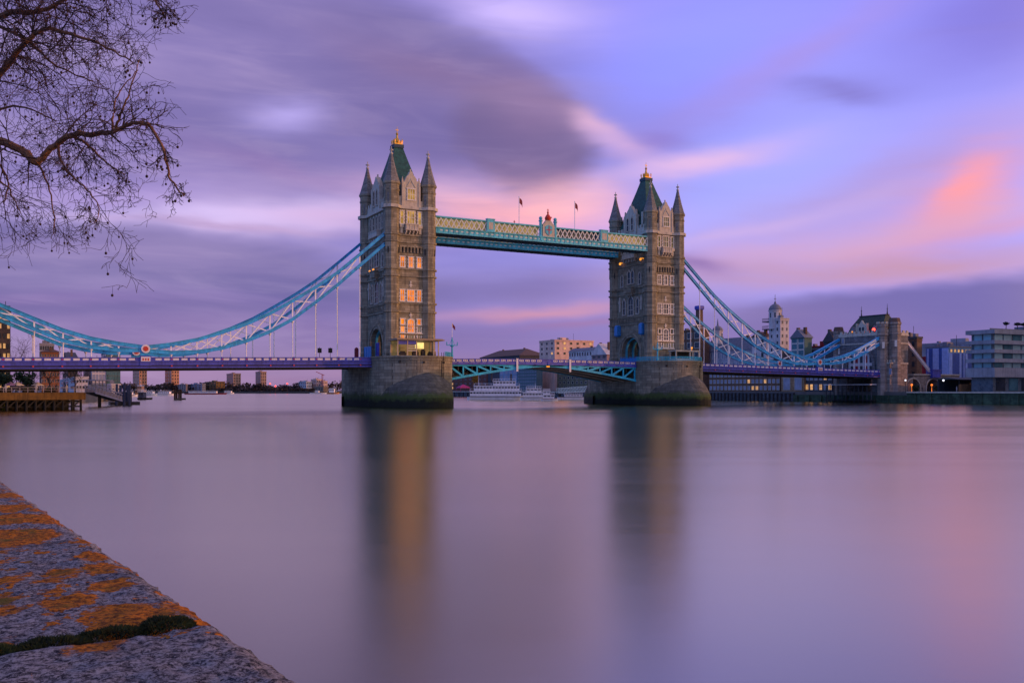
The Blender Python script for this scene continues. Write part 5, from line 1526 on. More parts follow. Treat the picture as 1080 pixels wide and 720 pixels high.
# ------------------------------------------------------------------ left bank beyond the bridge
def jetty():
    d = 206
    pr = Vector((*at(88, d), 0)); pl = Vector((*at(-60, 186), 0))
    ax = (pr-pl).normalized(); L = (pr-pl).length; ay = Vector((-ax.y, ax.x, 0))
    if ay.y < 0: ay = -ay
    Mx = Matrix(((ax.x, ay.x, 0, pl.x), (ax.y, ay.y, 0, pl.y), (0,0,1,0), (0,0,0,1)))
    t = thing('jetty', tuple((pl+pr)/2), 'brown timber jetty on dark piles under the left side span', 'jetty')
    MB().box(0, L, 0, 9, 3.3, 3.75).xf(Mx).build('deck', M['jetty_dark'], t)
    MB().box(0, L+.2, -.35, -.02, 2.15, 3.7).xf(Mx).build('fascia_beam', M['jetty_brown'], t)
    MB().box(L, L+.35, -.35, 9, 2.15, 3.7).xf(Mx).build('fascia_beam', M['jetty_brown'], t)
    rng = random.Random(6)
    n = 15
    for k in range(n):
        x = .6 + (L-1)*k/(n-1)
        for y in (.4, 4.5, 8.5):
            MB().tube([(x, y, -2), (x, y, 3.3)], .26, 7).xf(Mx).build('pile', M['jetty_dark'], t)
        if k < n-1:
            xb = .6 + (L-1)*(k+1)/(n-1)
            MB().beam((x, .3, .4), (xb, .3, 2.2), .2, .24).xf(Mx).build('cross_brace', M['jetty_dark'], t)
    for z in (.5, 1.7): MB().box(0, L, .9, 1.2, z, z+.3).xf(Mx).build('waling', M['jetty_dark'], t)
    MB().box(0, L, 8.2, 8.6, -1, 3.2).xf(Mx).build('back_fender', M['jetty_dark'], t)
    r = MB()
    r.box(0, L, .08, .14, 4.78, 4.85); r.box(0, L, .08, .14, 4.3, 4.34)
    x = 0
    while x < L: r.box(x-.04, x+.04, .07, .15, 3.75, 4.8); x += 1.6
    r.xf(Mx).build('railing', M['jetty_rail'], t)
    # dolphin at the left corner
    q = Mx @ Vector((L*.385, -1.6, 0))
    # furniture on the jetty
    for k, (u, lab, mm) in enumerate(((.46,'planter with dark shrubs near the left end of the jetty','hedge_leaf'),(.62,'planter with dark shrubs in the middle of the jetty','hedge_leaf'),(.78,'planter with dark shrubs toward the right end of the jetty','hedge_leaf'))):
        c = Mx @ Vector((L*u, 3.0, 3.75))
        tt = thing('planter', tuple(c), lab, 'planter', 'planters on the jetty')
        MB().box(L*u-1.1, L*u+1.1, 2.6, 3.4, 3.76, 4.3).xf(Mx).build('box', M['jetty_dark'], tt)
        cl = clumps(random.Random(k), (L*u, 3.0, 4.6), 1.1, .45, .42, 140, .14).xf(Mx); cl.build('shrub', M[mm], tt)
    for k, (u, lab, col) in enumerate(((.52,'violet parasol on the jetty','parasol_violet'),(.57,'white parasol on the jetty','hull_white'),(.72,'pale parasol right of the middle of the jetty','panel_white'))):
        c = Mx @ Vector((L*u, 5.5, 3.75))
        tt = thing('parasol', tuple(c), lab, 'parasol', 'parasols on the jetty')
        MB().tube([(L*u, 5.5, 3.7), (L*u, 5.5, 6.0)], .05, 5).xf(Mx).build('pole', M['dark_steel'], tt)
        MB().lathe(L*u, 5.5, [(5.25,1.35),(5.35,1.3),(6.05,.08)], 8).xf(Mx).build('canopy', M[col], tt)
    for k in range(7):
        u = .44 + k*.075
        if k in (2, 4): continue
        c = Mx @ Vector((L*u, 1.6+.3*(k % 2), 3.75))
        x, y, z = c
        mb = MB()
        mb.loft([[(x+cos(2*pi*j/8)*rx, y+sin(2*pi*j/8)*ry, z+zz) for j in range(8)] for zz, rx, ry in ((.82,.17,.13),(1.0,.18,.13),(1.2,.18,.13),(1.42,.22,.13),(1.48,.12,.09),(1.54,.06,.06),(1.6,.09,.1),(1.7,.1,.11),(1.78,.08,.09),(1.82,.03,.03))])
        for s in (-1, 1):
            mb.tube([(x+s*.09, y, z+.85), (x+s*.1, y-.03, z+.45), (x+s*.11, y, z+.06), (x+s*.11, y-.14, z+.03)], [.09,.065,.045,.04], 6)
            mb.tube([(x+s*.2, y, z+1.4), (x+s*.25, y, z+1.12), (x+s*.24, y-.08, z+.85)], [.055,.045,.04], 6)
        names = ['leftmost', 'second', '', 'middle', '', 'fourth', 'rightmost']
        tag(mb.build('person', M['coat_dark' if k % 3 else 'coat_pale']), names[k] + ' of the people standing along the jetty railing', 'person', 'people on the jetty')
mat('jetty_brown', (.13, .068, .014), .85, var=.35, vscale=.7, grime=.5)
mat('jetty_dark', (.022, .020, .018), .9, var=.4, vscale=1)
mat('jetty_rail', (.35, .32, .36), .6, var=.2)
mat('parasol_violet', (.30, .22, .55), .7, var=.15)
mat('coat_pale2', (.5,.45,.42), .8)
jetty()
# weedy dolphin at the left edge
c = Vector((*at(1, 199), 0))
t = thing('mooring_dolphin', tuple(c), 'weed covered mooring dolphin at the left edge in front of the jetty', 'dolphin')
for k in range(5):
    a = 2*pi*k/5
    MB().tube([(c.x+1.5*cos(a), c.y+1.3*sin(a), -2), (c.x+1.0*cos(a), c.y+1.0*sin(a), 2.5)], .38, 8).build('pile', M['dolphin_weed'] if 'dolphin_weed' in M else mat('dolphin_weed', (.045,.06,.015), .95, var=.5, vscale=2, bump=.5), t)
MB().box(c.x-1.5, c.x+1.5, c.y-1.4, c.y+1.4, 2.3, 2.75).build('cap', M['jetty_brown'], t)
# gangway, pontoon and piles right of the jetty
def pontoon():
    d = 262
    a = Vector((*at(95, 240), 3.6)); b = Vector((*at(124, d), 1.2))
    t = thing('gangway', tuple((a+b)/2), 'sloping grey gangway from the jetty down to the pontoon', 'gangway')
    side = (b-a).cross(Vector((0,0,1))).normalized()*1.3
    for s in (-1, 1):
        mb = MB(); n = 9; P = lambda k, up: a + (b-a)*k/n + side*s + Vector((0,0,1.9 if up else 0))
        mb.beam(P(0,0), P(n,0), .2, .4); mb.beam(P(0,1), P(n,1), .2, .25)
        for k in range(n): mb.beam(P(k,0), P(k,1), .12, .12); mb.beam(P(k,0), P(k+1,1), .1, .12)
        mb.build('truss', M['jetty_rail'], t)
        q = MB(); q.beam(a+side*s*.97+Vector((0,0,.75)), b+side*s*.97+Vector((0,0,.75)), .05, 1.1); q.build('side_panel', wallmat('pontoon_tan', (.34,.27,.24), False), t)
    MB().beam(a, b, 2.4, .15).build('walkway', M['jetty_dark'], t)
    q = Vector((*at(105, 247), 0))
    MB().box(q.x-.4, q.x+.4, q.y-.4, q.y+.4, -2, 3.2).build('support', M['jetty_dark'], t)
    t = thing('landing_platform', tuple(Vector((*at(100, 262), 3.4))), 'glazed landing shelter at the head of the grey gangway', 'shelter')
    p = Vector((*at(93, 252), 0)); q = Vector((*at(112, 262), 0))
    ax = (q-p).normalized(); up = Vector((0,0,1))
    MB().beam(p+up*3.4, q+up*3.4, 4, .3).build('floor', M['jetty_dark'], t)
    MB().beam(p+up*7.0, q+up*7.0, 4, .25).build('roof', M['jetty_rail'], t)
    for k in range(6):
        r = p + (q-p)*k/5
        MB().box(r.x-.12, r.x+.12, r.y-.12, r.y+.12, 3.4, 7.0).build('post', M['jetty_rail'], t)
    MB().beam(p+up*4.7, q+up*4.7, .06, 2.3).build('glass_panel', M['pane_pale'], t)
    c = Vector((*at(131, 270), 0))
    t = thing('pontoon', tuple(c), 'floating pontoon with tall dark guide piles at the foot of the gangway', 'pontoon')
    MB().box(c.x-4, c.x+4, c.y-3, c.y+3, -.5, .9).build('float', M['hull_dark'], t)
    for k, px_ in enumerate((123.2, 127.0, 131.0, 134.5, 136.8)):
        q = Vector((*at(px_, 266 + 3*(k % 2)), 0))
        MB().tube([(q.x, q.y, -2), (q.x, q.y, 6.0 - .3*(k % 2))], .34, 8).build('guide_pile', M['pile_blue'], t)
    MB().box(c.x-2.4, c.x+2.0, c.y-1, c.y+1, .9, 3.6).build('shelter', M['pile_blue'], t)
    MB().box(c.x-2.7, c.x+2.3, c.y-1.3, c.y+1.3, 3.6, 3.8).build('shelter_roof', M['jetty_rail'], t)
mat('pile_blue', (.05, .06, .11), .7, var=.4, vscale=1.5)
pontoon()
# cluster of mooring piles in mid stream
c = Vector((*at(187.5, 412), 0))
t = thing('mooring_piles', tuple(c), 'dark cluster of mooring piles standing alone in the water', 'mooring piles')
for k in range(4): MB().tube([(c.x-1.3+.9*k, c.y+.5*(k % 2), -2), (c.x-1.3+.9*k, c.y+.5*(k % 2), 4.6)], .42, 8).build('pile', M['pile_brown'] if 'pile_brown' in M else mat('pile_brown', (.045,.025,.018), .9, var=.4), t)
MB().box(c.x-1.9, c.x+1.9, c.y-.9, c.y+1.1, 3.0, 3.5).build('cap_beam', M['pile_brown'], t)
MB().box(c.x-1.2, c.x+3.2, c.y-1.4, c.y+1.4, -.3, .7).build('raft', M['hull_dark'], t)
ship('work_barge', 'small dark barge with blue cabin beside the pontoon', 146, 161, 421.2, ((.08,.45,2.6),), 'hull_dark', hull_h=.8, beam=4, deckm='pile_blue')
boats = [(118, 146, 418.2, 'hull_white', 'low white cruiser moored behind the pontoon'), (150, 166, 417.3, 'hull_white', 'white cruiser left of the mooring piles, leftmost of the pair'),
         (166, 184, 417.0, 'hull_white', 'white cruiser immediately left of the mooring piles'), (195, 240, 415.8, 'hull_red', 'long red hulled barge right of the mooring piles'), (236, 247, 415.2, 'hull_white', 'small pale boat at the right end of the red barge')]
for a, b, w, m_, lab in boats:
    ship('moored_boat', lab, a, b, w, ((.1,.75,1.7),), m_, group='boats moored near the left bank', hull_h=1.3, beam=5)
ship('tug', 'orange sunlit wheelhouse boat in front of the distant trees', 143, 154, 417.6, ((.1,.9,3.2),(.3,.7,2.4)), 'boat_lit_orange', deckm='boat_lit_orange', mast=((.5,12),), hull_h=1.2, beam=6)
ship('work_boat', 'work boat tinted for orange light near the nearer pier', 345, 358, 415.4, ((.2,.6,4.0),), 'boat_lit_orange', deckm='hull_white', mast=((.75,14),), hull_h=1.6, beam=7)
ship('work_boat', 'long grey pontoon boat under distant pale flats', 327, 346, 415.2, ((.3,.5,1.6),), 'hull_white', hull_h=1.5, beam=7)

# buildings on the left bank
NZ = 3.4
bld('brick_block', 'tall brown block with orange lit windows at the left edge', 'building', -40, -2, 11, 328, 300, brick_brown, z0=NZ, nW=3, nN=5, rows=8, wfrac=.6, hfrac=.5, lit=.5, seed=12)
bld('office_block', 'dark gridded office cube over the left end of the deck', 'building', 24, 42, 57, 363, 430, grey_r, z0=NZ, nN=6, nW=6, rows=7, wfrac=.7, hfrac=.7)
bld('hotel', 'orange brick hotel with white window strips behind the jetty', 'building', 14, 44, 63, 371, 345, wallmat('brick_orange', (.34,.13,.05)), z0=NZ, nW=7, nN=7, rows=6, wfrac=.4, hfrac=.55, frame='white_frame', roof='hip', ridge=368, roofmat=roof_brown)
bld('white_pavilion', 'low white pavilion with dark windows behind the jetty', 'building', 60, 80, 93, 398.5, 350, white_r, z0=NZ, nN=4, nW=4, rows=2, wfrac=.6, hfrac=.45)
bld('gabled_house', 'dark roofed house above the left deck left of the roundel', 'building', 66, 72, 82, 378, 400, brick_brown, z0=NZ, nN=2, nW=3, rows=4, roof='gable_x', ridge=369, roofmat=roof_dark)
bld('office_block', 'pale glass fronted office behind the gangway', 'building', 88, 97, 111, 385, 400, white_r, z0=NZ, nN=3, nW=4, rows=3, pane='pane_pale', wfrac=.8, hfrac=.8)
bld('office_block', 'teal glass block left of the distant towers', 'building', 107, 112, 127, 371, 470, teal_w, z0=NZ, nN=3, nW=5, rows=8, pane='pane_teal', wfrac=.8, hfrac=.7)
bld('white_pavilion', 'long white terrace between the hotel and the pontoon', 'building', 92, 118, 127, 406, 372, white_r, z0=NZ, nN=8, nW=3, rows=2, wfrac=.5, hfrac=.45)
# trees on the left quay
def bushy(px_, d, z0, h, w, m_, lab, seed, n=900, s=.28, name='quay_tree', group=None):
    x, y = at(px_, d); rng = random.Random(seed)
    t = thing(name, (x, y, z0), lab, 'tree', group)
    tr = MB().tube([(x, y, z0-.5), (x+.1, y, z0+h*.35), (x-.1, y+.1, z0+h*.7)], [.28,.2,.09], 6)
    for k in range(6):
        a = rng.uniform(0, 6.28); tr.tube([(x, y, z0+h*(.3+.06*k)), (x+w*.6*cos(a), y+w*.6*sin(a), z0+h*(.5+.06*k))], [.1,.03], 5)
    tr.build('trunk', M['bark'], t)
    cr = MB()
    for k in range(7):
        a = rng.uniform(0, 6.28); r = rng.uniform(.2,.6)*w
        c = clumps(rng, (x+r*cos(a), y+r*sin(a), z0+h*rng.uniform(.45,.82)), w*.55, w*.55, h*.22, n//7, s); cr.add(c.v, c.f)
    cr.build('crown', M[m_], t)
bushy(5, 252, NZ, 6.0, 2.4, 'leaf_dark', 'dark evergreen tree at the left edge of the quay', 1) if 'leaf_dark' in M else (mat('leaf_dark', (.02,.045,.02), .9, var=.5, vscale=1), bushy(5, 252, NZ, 6.2, 2.9, 'leaf_dark', 'dark evergreen tree at the left edge of the quay', 1, group='evergreens on the left quay'))
bushy(27, 256, NZ, 6.0, 2.9, 'leaf_dark', 'dark evergreen tree behind the left part of the jetty', 2, group='evergreens on the left quay')

def bare_tree(x, y, z0, h, seed, label, name='bare_tree', group=None, dens=1.0, rad=.22):
    rng = random.Random(seed)
    t = thing(name, (x, y, z0), label, 'tree', group)
    tr = MB(); br = MB()
    tr.tube([(x, y, z0-.5), (x+.1*h*.1, y, z0+h*.3), (x, y, z0+h*.55)], [rad, rad*.7, rad*.4], 6)
    def grow(p, d, L, r, lev):
        q = p; pts = [p]; n = 4
        for i in range(n):
            d = (d + Vector((rng.gauss(0,.22), rng.gauss(0,.22), rng.gauss(.05,.18)))).normalized()
            q = q + d*L/n; pts.append(q)
            if lev < 3 and i > 0:
                for _ in range(2 if lev < 2 else 1):
                    dd = (d + Vector((rng.gauss(0,.7), rng.gauss(0,.7), rng.gauss(.1,.5)))).normalized()
                    grow(q, dd, L*rng.uniform(.45,.65), r*.5, lev+1)
        br.tube(pts, [max(.012, r*(1-.18*i)) for i in range(len(pts))], 4 if lev < 2 else 3)
    for k in range(6):
        a = k*1.1+rng.random(); grow(Vector((x, y, z0+h*(.28+.05*k))), Vector((cos(a)*.7, sin(a)*.7, .8)).normalized(), h*.45, rad*.45, 0)
    tr.build('trunk', M['bark'], t); br.build('crown', M['bark'], t)
for px_, d, h, sd, lab in ((52, 300, 9, 3, 'bare tree in front of the orange brick hotel'), (79, 300, 9, 4, 'bare tree in front of the white pavilion'), (17, 420, 22, 5, 'tall bare tree rising over the left end of the deck')):
    x, y = at(px_, d); bare_tree(x, y, NZ, h, sd, lab, group='bare trees on the left quay', rad=.3)

# distant towers and low blocks
mat('conc_sunlit', (.66, .33, .18), .85, var=.12, vscale=.1)  # concrete colour carries the orange of the low sun
for pl, pc, pr, yt, d, lab in ((140, 147, 155, 380, 1450, 'distant tower block left of the pair behind the roundel'), (174, 181, 189, 380, 1450, 'distant tower block right of the pair, above the mooring piles'),
                               (239, 246, 254, 394.5, 1500, 'shorter distant tower block left of the middle of the side span'), (269.5, 275, 281, 392.5, 1500, 'shorter distant tower block in the middle of the side span')):
    bld('tower_block', lab, 'tower block', pl, pc, pr, yt, d, M['conc_sunlit'] if d == 1450 else wallmat('conc_grey', (.48,.31,.24), False), z0=2.6, group='distant tower blocks', nN=3, nW=3, rows=9 if d == 1450 else 6, wfrac=.45, hfrac=.6, parapet=1.5)
for pl, pc, pr, yt, d, w, lab in ((187, 196, 198, 405.5, 1340, wallmat('pink_render', (.40,.28,.24), False), 'low pinkish riverside block above the red barge'), (197, 213, 217, 405, 1340, grey_r, 'long grey terrace on the distant bank'), (216, 228, 237, 402.5, 1350, wallmat('brick_gold', (.24,.13,.04)), 'golden brown block on the distant bank'),
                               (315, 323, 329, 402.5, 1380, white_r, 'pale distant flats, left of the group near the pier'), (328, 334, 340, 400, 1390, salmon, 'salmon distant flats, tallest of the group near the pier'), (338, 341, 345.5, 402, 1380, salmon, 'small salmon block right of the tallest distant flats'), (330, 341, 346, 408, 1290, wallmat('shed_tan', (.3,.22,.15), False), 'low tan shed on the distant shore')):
    bld('riverside_flats', lab, 'building', pl, pc, pr, yt, d, w, z0=2.6, group='low blocks on the distant bank', nN=4, nW=3, rows=3, wfrac=.4, hfrac=.5)
# crane by the pier
x, y = at(340, 1300)
t = thing('tower_crane', (x, y, 2.6), 'small red lattice crane on the distant bank', 'crane')
mb = MB()
for k in range(8): mb.beam((x-.8, y, 2.6+3*k), (x+.8, y, 5.6+3*k), .3, .3); mb.beam((x+.8, y, 2.6+3*k), (x-.8, y, 5.6+3*k), .3, .3)
mb.beam((x-.9, y, 2), (x-.9, y, 27), .3, .3).beam((x+.9, y, 2), (x+.9, y, 27), .3, .3); mb.build('mast', M['hull_red'], t)
MB().beam((x+3, y, 25), (x-9, y, 30), .7, .7).build('jib', M['hull_red'], t)
# red signal lamps on the distant bank
for px_, py_, lab in ((285, 404.5, 'red light on the distant bank, leftmost of three'), (290.5, 407, 'red light on the distant bank, lowest of three'), (303, 404.5, 'red light on the distant bank, rightmost of three')):
    x, y = at(px_, 1160); z = zat(py_, 1160)
    t = thing('signal_lamp', (x, y, 0), lab, 'lamp', 'red lights on the distant bank')
    MB().tube([(x, y, -1), (x, y, z)], .25, 5).build('post', M['dark_steel'], t)
    MB().ball((x, y, z), .95).build('lens', M['red_lamp'], t)
# the distant wood
def wood():
    rng = random.Random(9); mb = MB()
    px_ = -60.0
    prof = lambda p: 403.5 + 2.2*sin(p*.05) + 1.6*sin(p*.13+1) + 1.2*sin(p*.31)
    while px_ < 372:
        yt = prof(px_) + rng.uniform(-1.2, 1.6) + (3 if 185 < px_ < 225 else 0)
        d = rng.uniform(1400, 1440) if px_ < 365 else 1300
        x, y = at(px_, d); zt = zat(yt, d)
        r = rng.uniform(5, 9)
        c = clumps(rng, (x, y, 2.6+(zt-2.6)*.5), r, r, (zt-2.6)*.5, 46, 1.7); mb.add(c.v, c.f)
        px_ += rng.uniform(1.6, 3.4)
    tag(mb.build('distant_wood', mat('wood_twigs', (.055,.042,.04), .95, var=.4, vscale=.05)), 'dark leafless wood along the distant bank', kind='stuff')
    mb = MB(); px_ = 225.0
    while px_ < 330:
        d = 1262; x, y = at(px_, d); zt = zat(409.3 + rng.uniform(-1.2, 1.2), d)
        r = rng.uniform(4, 7); c = clumps(rng, (x, y, 2.6+(zt-2.6)*.5), r, 3, (zt-2.6)*.5, 40, 1.4); mb.add(c.v, c.f); px_ += rng.uniform(1.4, 2.6)
    tag(mb.build('shore_scrub', M['wood_twigs']), 'dark scrub along the distant shore', kind='stuff')
wood()
# traffic signs on the left deck near the tower
for px_, lab in ((337, 'small dark sign on a post above the left deck, left of two'), (348.3, 'small dark sign on a post above the left deck, right of two')):
    x = on_y(px_, 5.0); d = proj_z(x, 5.0)
    o = MB().tube([(x, 5, deck_top(x)-1.2), (x, 5, zat(366,d))], .07, 5).box(x-.55, x+.55, 4.9, 5.0, zat(372,d), zat(367,d))
    tag(o.build('road_sign', M['dark_steel']), lab, 'sign', 'signs on the left deck')
x = on_y(376, 4.0); d = proj_z(x, 4.0)
o = MB().box(x-.45, x+.45, 3.6, 4.4, deck_top(x)-1.2, zat(368,d)).lathe(x, 4.0, [(zat(368,d),.55),(zat(367,d),.4),(zat(366.2,d),.1)], 8)
tag(o.build('kiosk', M['flag_red']), 'narrow dark red kiosk on the deck beside the nearer tower', 'kiosk')
# ------------------------------------------------------------------ the wall in the foreground
HC = .50                                     # coping lies this far below the eye
CT = CZ - HC
WAZ = YAW + atan((-142-540)/FPX)             # the wall runs downstream, turned a little to the left
WD = Vector((sin(WAZ), cos(WAZ), 0)); WN = Vector((-WD.y, WD.x, 0))     # along the wall; towards the land
if WN.x > 0: WN = -WN
_d = HC*FPX/(720-HPX); W0 = Vector((*at(312, _d), 0)) - WN*.026                  # a point of the river edge
def coping_mat():
    m = bpy.data.materials.new('lichened_granite'); m.use_nodes = True
    N = Net(m.node_tree)
    tc = N.new('ShaderNodeTexCoord'); ob = tc.outputs['Object']
    x, y, z = N.xyz(ob)
    g = N.noise(ob, 46, 7, .86, .4); g2 = N.noise(ob, 130, 4, .8); big = N.noise(ob, 4, 4, .6)
    sp = N.m('ADD', N.m('MULTIPLY', g, .62), N.m('MULTIPLY', g2, .38))
    col = N.mix(N.ramp(sp, .435, .575), (.020,.023,.040), (.56,.55,.60))
    col = N.mix(N.ramp(big, .56, .78, 0, .45), col, (.28,.27,.29))
    col = N.mix(N.ramp(big, .46, .28, 0, .6), col, (.03,.034,.05))
    # orange lichen in rounded colonies with crusty edges, thick on the far stone and sparse on the near one
    wob = N.comb(N.m('ADD', x, N.m('MULTIPLY', N.m('SUBTRACT', N.noise(ob, 16, 4, .7), .5), .13)), N.m('MULTIPLY', N.m('ADD', y, N.m('MULTIPLY', N.m('SUBTRACT', N.noise(N.vm('ADD', ob, (5, 5, 5)), 16, 4, .7), .5), .16)), .72), 0.0)
    ln = None
    for sc_, r0, r1 in ((4.6, .12, .78), (9.0, .05, .60), (24.0, .0, .44)):     # colonies: rounded crusts of many sizes
        vv = N.new('ShaderNodeTexVoronoi'); N.put(vv.inputs['Vector'], wob); vv.inputs['Scale'].default_value = sc_
        rr = N.ramp(N.xyz(vv.outputs['Color'])[0], .25, 1.0, r0 - .12, r1, smooth=False)
        q = N.m('SUBTRACT', rr, vv.outputs['Distance'])
        ln = q if ln is None else N.m('MAXIMUM', ln, q)
    edge = N.noise(ob, 45, 3, .7)
    ln = N.m('ADD', ln, N.m('MULTIPLY', N.m('SUBTRACT', edge, .5), .30))
    far = N.ramp(y, .30, .44, -.34, .09)
    f = N.ramp(N.m('ADD', ln, far), .0, .10)
    lc = N.mix(N.ramp(N.noise(ob, 52, 6, .82), .38, .60), (.13,.036,.003), (.95,.30,.012))
    lc = N.mix(N.ramp(N.noise(ob, 9, 3), .56, .72), lc, (.24,.17,.02))
    col = N.mix(f, col, lc)
    b = N.new('ShaderNodeBsdfPrincipled'); N.put(b.inputs['Base Color'], col)
    b.inputs['Roughness'].default_value = .9; b.inputs['Specular IOR Level'].default_value = .25
    bn = N.new('ShaderNodeBump'); bn.inputs['Strength'].default_value = 1.0; bn.inputs['Distance'].default_value = .035
    N.put(bn.inputs['Height'], N.m('ADD', N.m('ADD', N.m('MULTIPLY', g, .7), N.m('MULTIPLY', g2, .4)), N.m('MULTIPLY', f, N.m('MULTIPLY', edge, .9))))
    N.l.new(bn.outputs[0], b.inputs['Normal'])
    o = N.new('ShaderNodeOutputMaterial'); N.l.new(b.outputs[0], o.inputs[0])
    return m
CM = coping_mat()
from mathutils import noise as mn
def stone(s0, s1, label, w=1.15):
    """one coping stone: rough dressed top as a fine grid, worn arris towards the river"""
    st = .016 if s0 < 3.2 else .05
    ns = max(4, int((s1-s0)/st)); nw = int(w/(st*1.1)); mb = MB(); vs = []; fs = []
    for i in range(ns+1):
        s = s0 + (s1-s0)*i/ns
        prof = [(-.012, -.42)] + [(w*(j/nw)**1.3, 0) for j in range(nw+1)] + [(w+.01, -.42)]
        for j, (u, zz) in enumerate(prof):
            p = W0 + WD*s + WN*u + Vector((0,0,CT+zz))
            q = Vector((s*9, u*9, zz*9))
            h = mn.fractal(q*1.3, 1, 2, 4)*.006 + mn.fractal(q*5, .9, 2, 3)*.0035
            arr = exp(-(u/.025)**2)*.022 + exp(-((s-s0)/.022)**2)*.020 + exp(-((s1-s)/.022)**2)*.020 + exp(-((w-u)/.03)**2)*.02
            if zz == 0: p.z += h - arr
            p += WN*(mn.fractal(q*1.1+Vector((5,0,0)), .8, 2.2, 5)*.013 - .03*max(0, mn.noise(q*.9+Vector((0,9,0)))-.25))*(1 if u < .05 else 0)
            vs.append(p)
    n = len(prof)
    for i in range(ns):
        for j in range(n-1): fs.append((i*n+j, i*n+j+1, (i+1)*n+j+1, (i+1)*n+j))
    fs.append(tuple(range(n))); fs.append(tuple(ns*n+k for k in range(n-1,-1,-1)))
    mb.add(vs, fs)
    o = mb.build('coping_stone', CM, loc=tuple(W0 + Vector((0,0,CT))), smooth=True)
    o.location = W0 + Vector((0,0,CT))
    return tag(o, label, 'coping stone', 'coping stones of the foreground wall')
# the joint with moss crosses the river edge at (222, 650)
_dj = HC*FPX/(652-HPX); PJ = Vector((*at(222, _dj), 0)); SJ = (PJ-W0).dot(WD)
LJ = SJ
stone(-2.2, SJ-.015, 'grey speckled granite coping stone nearest the camera, almost free of lichen')
stone(SJ+.015, SJ+3.9, 'granite coping stone with thick orange lichen beyond the mossy joint')
stone(SJ+3.93, SJ+8.0, 'coping stone farthest along the foreground wall')
wl = thing('embankment_wall', tuple(W0), 'granite embankment wall carrying the coping stones in the foreground', 'wall')
def wall_prism(s0, s1, u0, u1, z0, z1):
    c = [W0+WD*s0+WN*u0, W0+WD*s1+WN*u0, W0+WD*s1+WN*u1, W0+WD*s0+WN*u1]
    return MB().add([(p.x,p.y,z0) for p in c]+[(p.x,p.y,z1) for p in c], [(0,3,2,1),(4,5,6,7),(0,1,5,4),(1,2,6,5),(2,3,7,6),(3,0,4,7)])
wall_prism(-30, 60, .06, 1.09, -3, CT-.425).build('masonry', M['pier_granite'], wl)
for s in range(0, 14):
    wall_prism(SJ+8.03+s*3.6, SJ+8.03+s*3.6+3.57, 0, 1.15, CT-.42, CT).build('coping', M['river_wall_grey'], wl)
wall_prism(-30, -2.23, 0, 1.15, CT-.42, CT).build('coping', M['river_wall_grey'], wl)
pv = wall_prism(-30, 62, 1.1, 60, -3, CT-1.0)
tag(pv.build('wharf_pavement', M['quay_ground']), 'paved wharf behind the foreground wall', kind='structure')
# moss in the joint
def moss():
    """soft cushions of moss swelling out of the joint"""
    rng = random.Random(5); mb = MB()
    cush = []
    u = .05
    while u < 1.12:
        l = rng.uniform(.05, .13); cush.append((u + l*.5, l*.62, rng.uniform(.042, .074), rng.uniform(.016, .034), rng.uniform(-.012, .012)))
        u += l*rng.uniform(.75, 1.05)
    for (uc, ru, rs, rh, off) in cush:
        m = int(900*(ru/.06)*(rs/.04))
        for i in range(m):
            a = rng.uniform(0, 2*pi); r = sqrt(rng.random())
            hz = sqrt(max(0, 1-r*r))*(.8 + .35*mn.noise(Vector((uc*9+r*cos(a)*2, r*sin(a)*2, 1))))
            p = W0 + WD*(SJ + off + r*sin(a)*rs) + WN*(uc + r*cos(a)*ru); p.z = CT - .014 + rh*hz
            n = (WD*(sin(a)*r) + WN*(cos(a)*r) + Vector((0,0,.35+hz)) + Vector((rng.gauss(0,.35), rng.gauss(0,.35), rng.gauss(0,.35)))).normalized()
            e = n.orthogonal().normalized(); e2 = n.cross(e)
            l = rng.uniform(.003,.0075); w = rng.uniform(.0016,.003)
            q = e*cos(i) + e2*sin(i)
            mb.add([p-q*w-n*.004, p+q*w-n*.004, p+n*l], [(0,1,2)])
    tag(mb.build('moss', mat('moss_green', (.018,.032,.010), .95, var=.7, vscale=16)), 'dark green moss cushions filling the joint between the coping stones', kind='stuff')
moss()

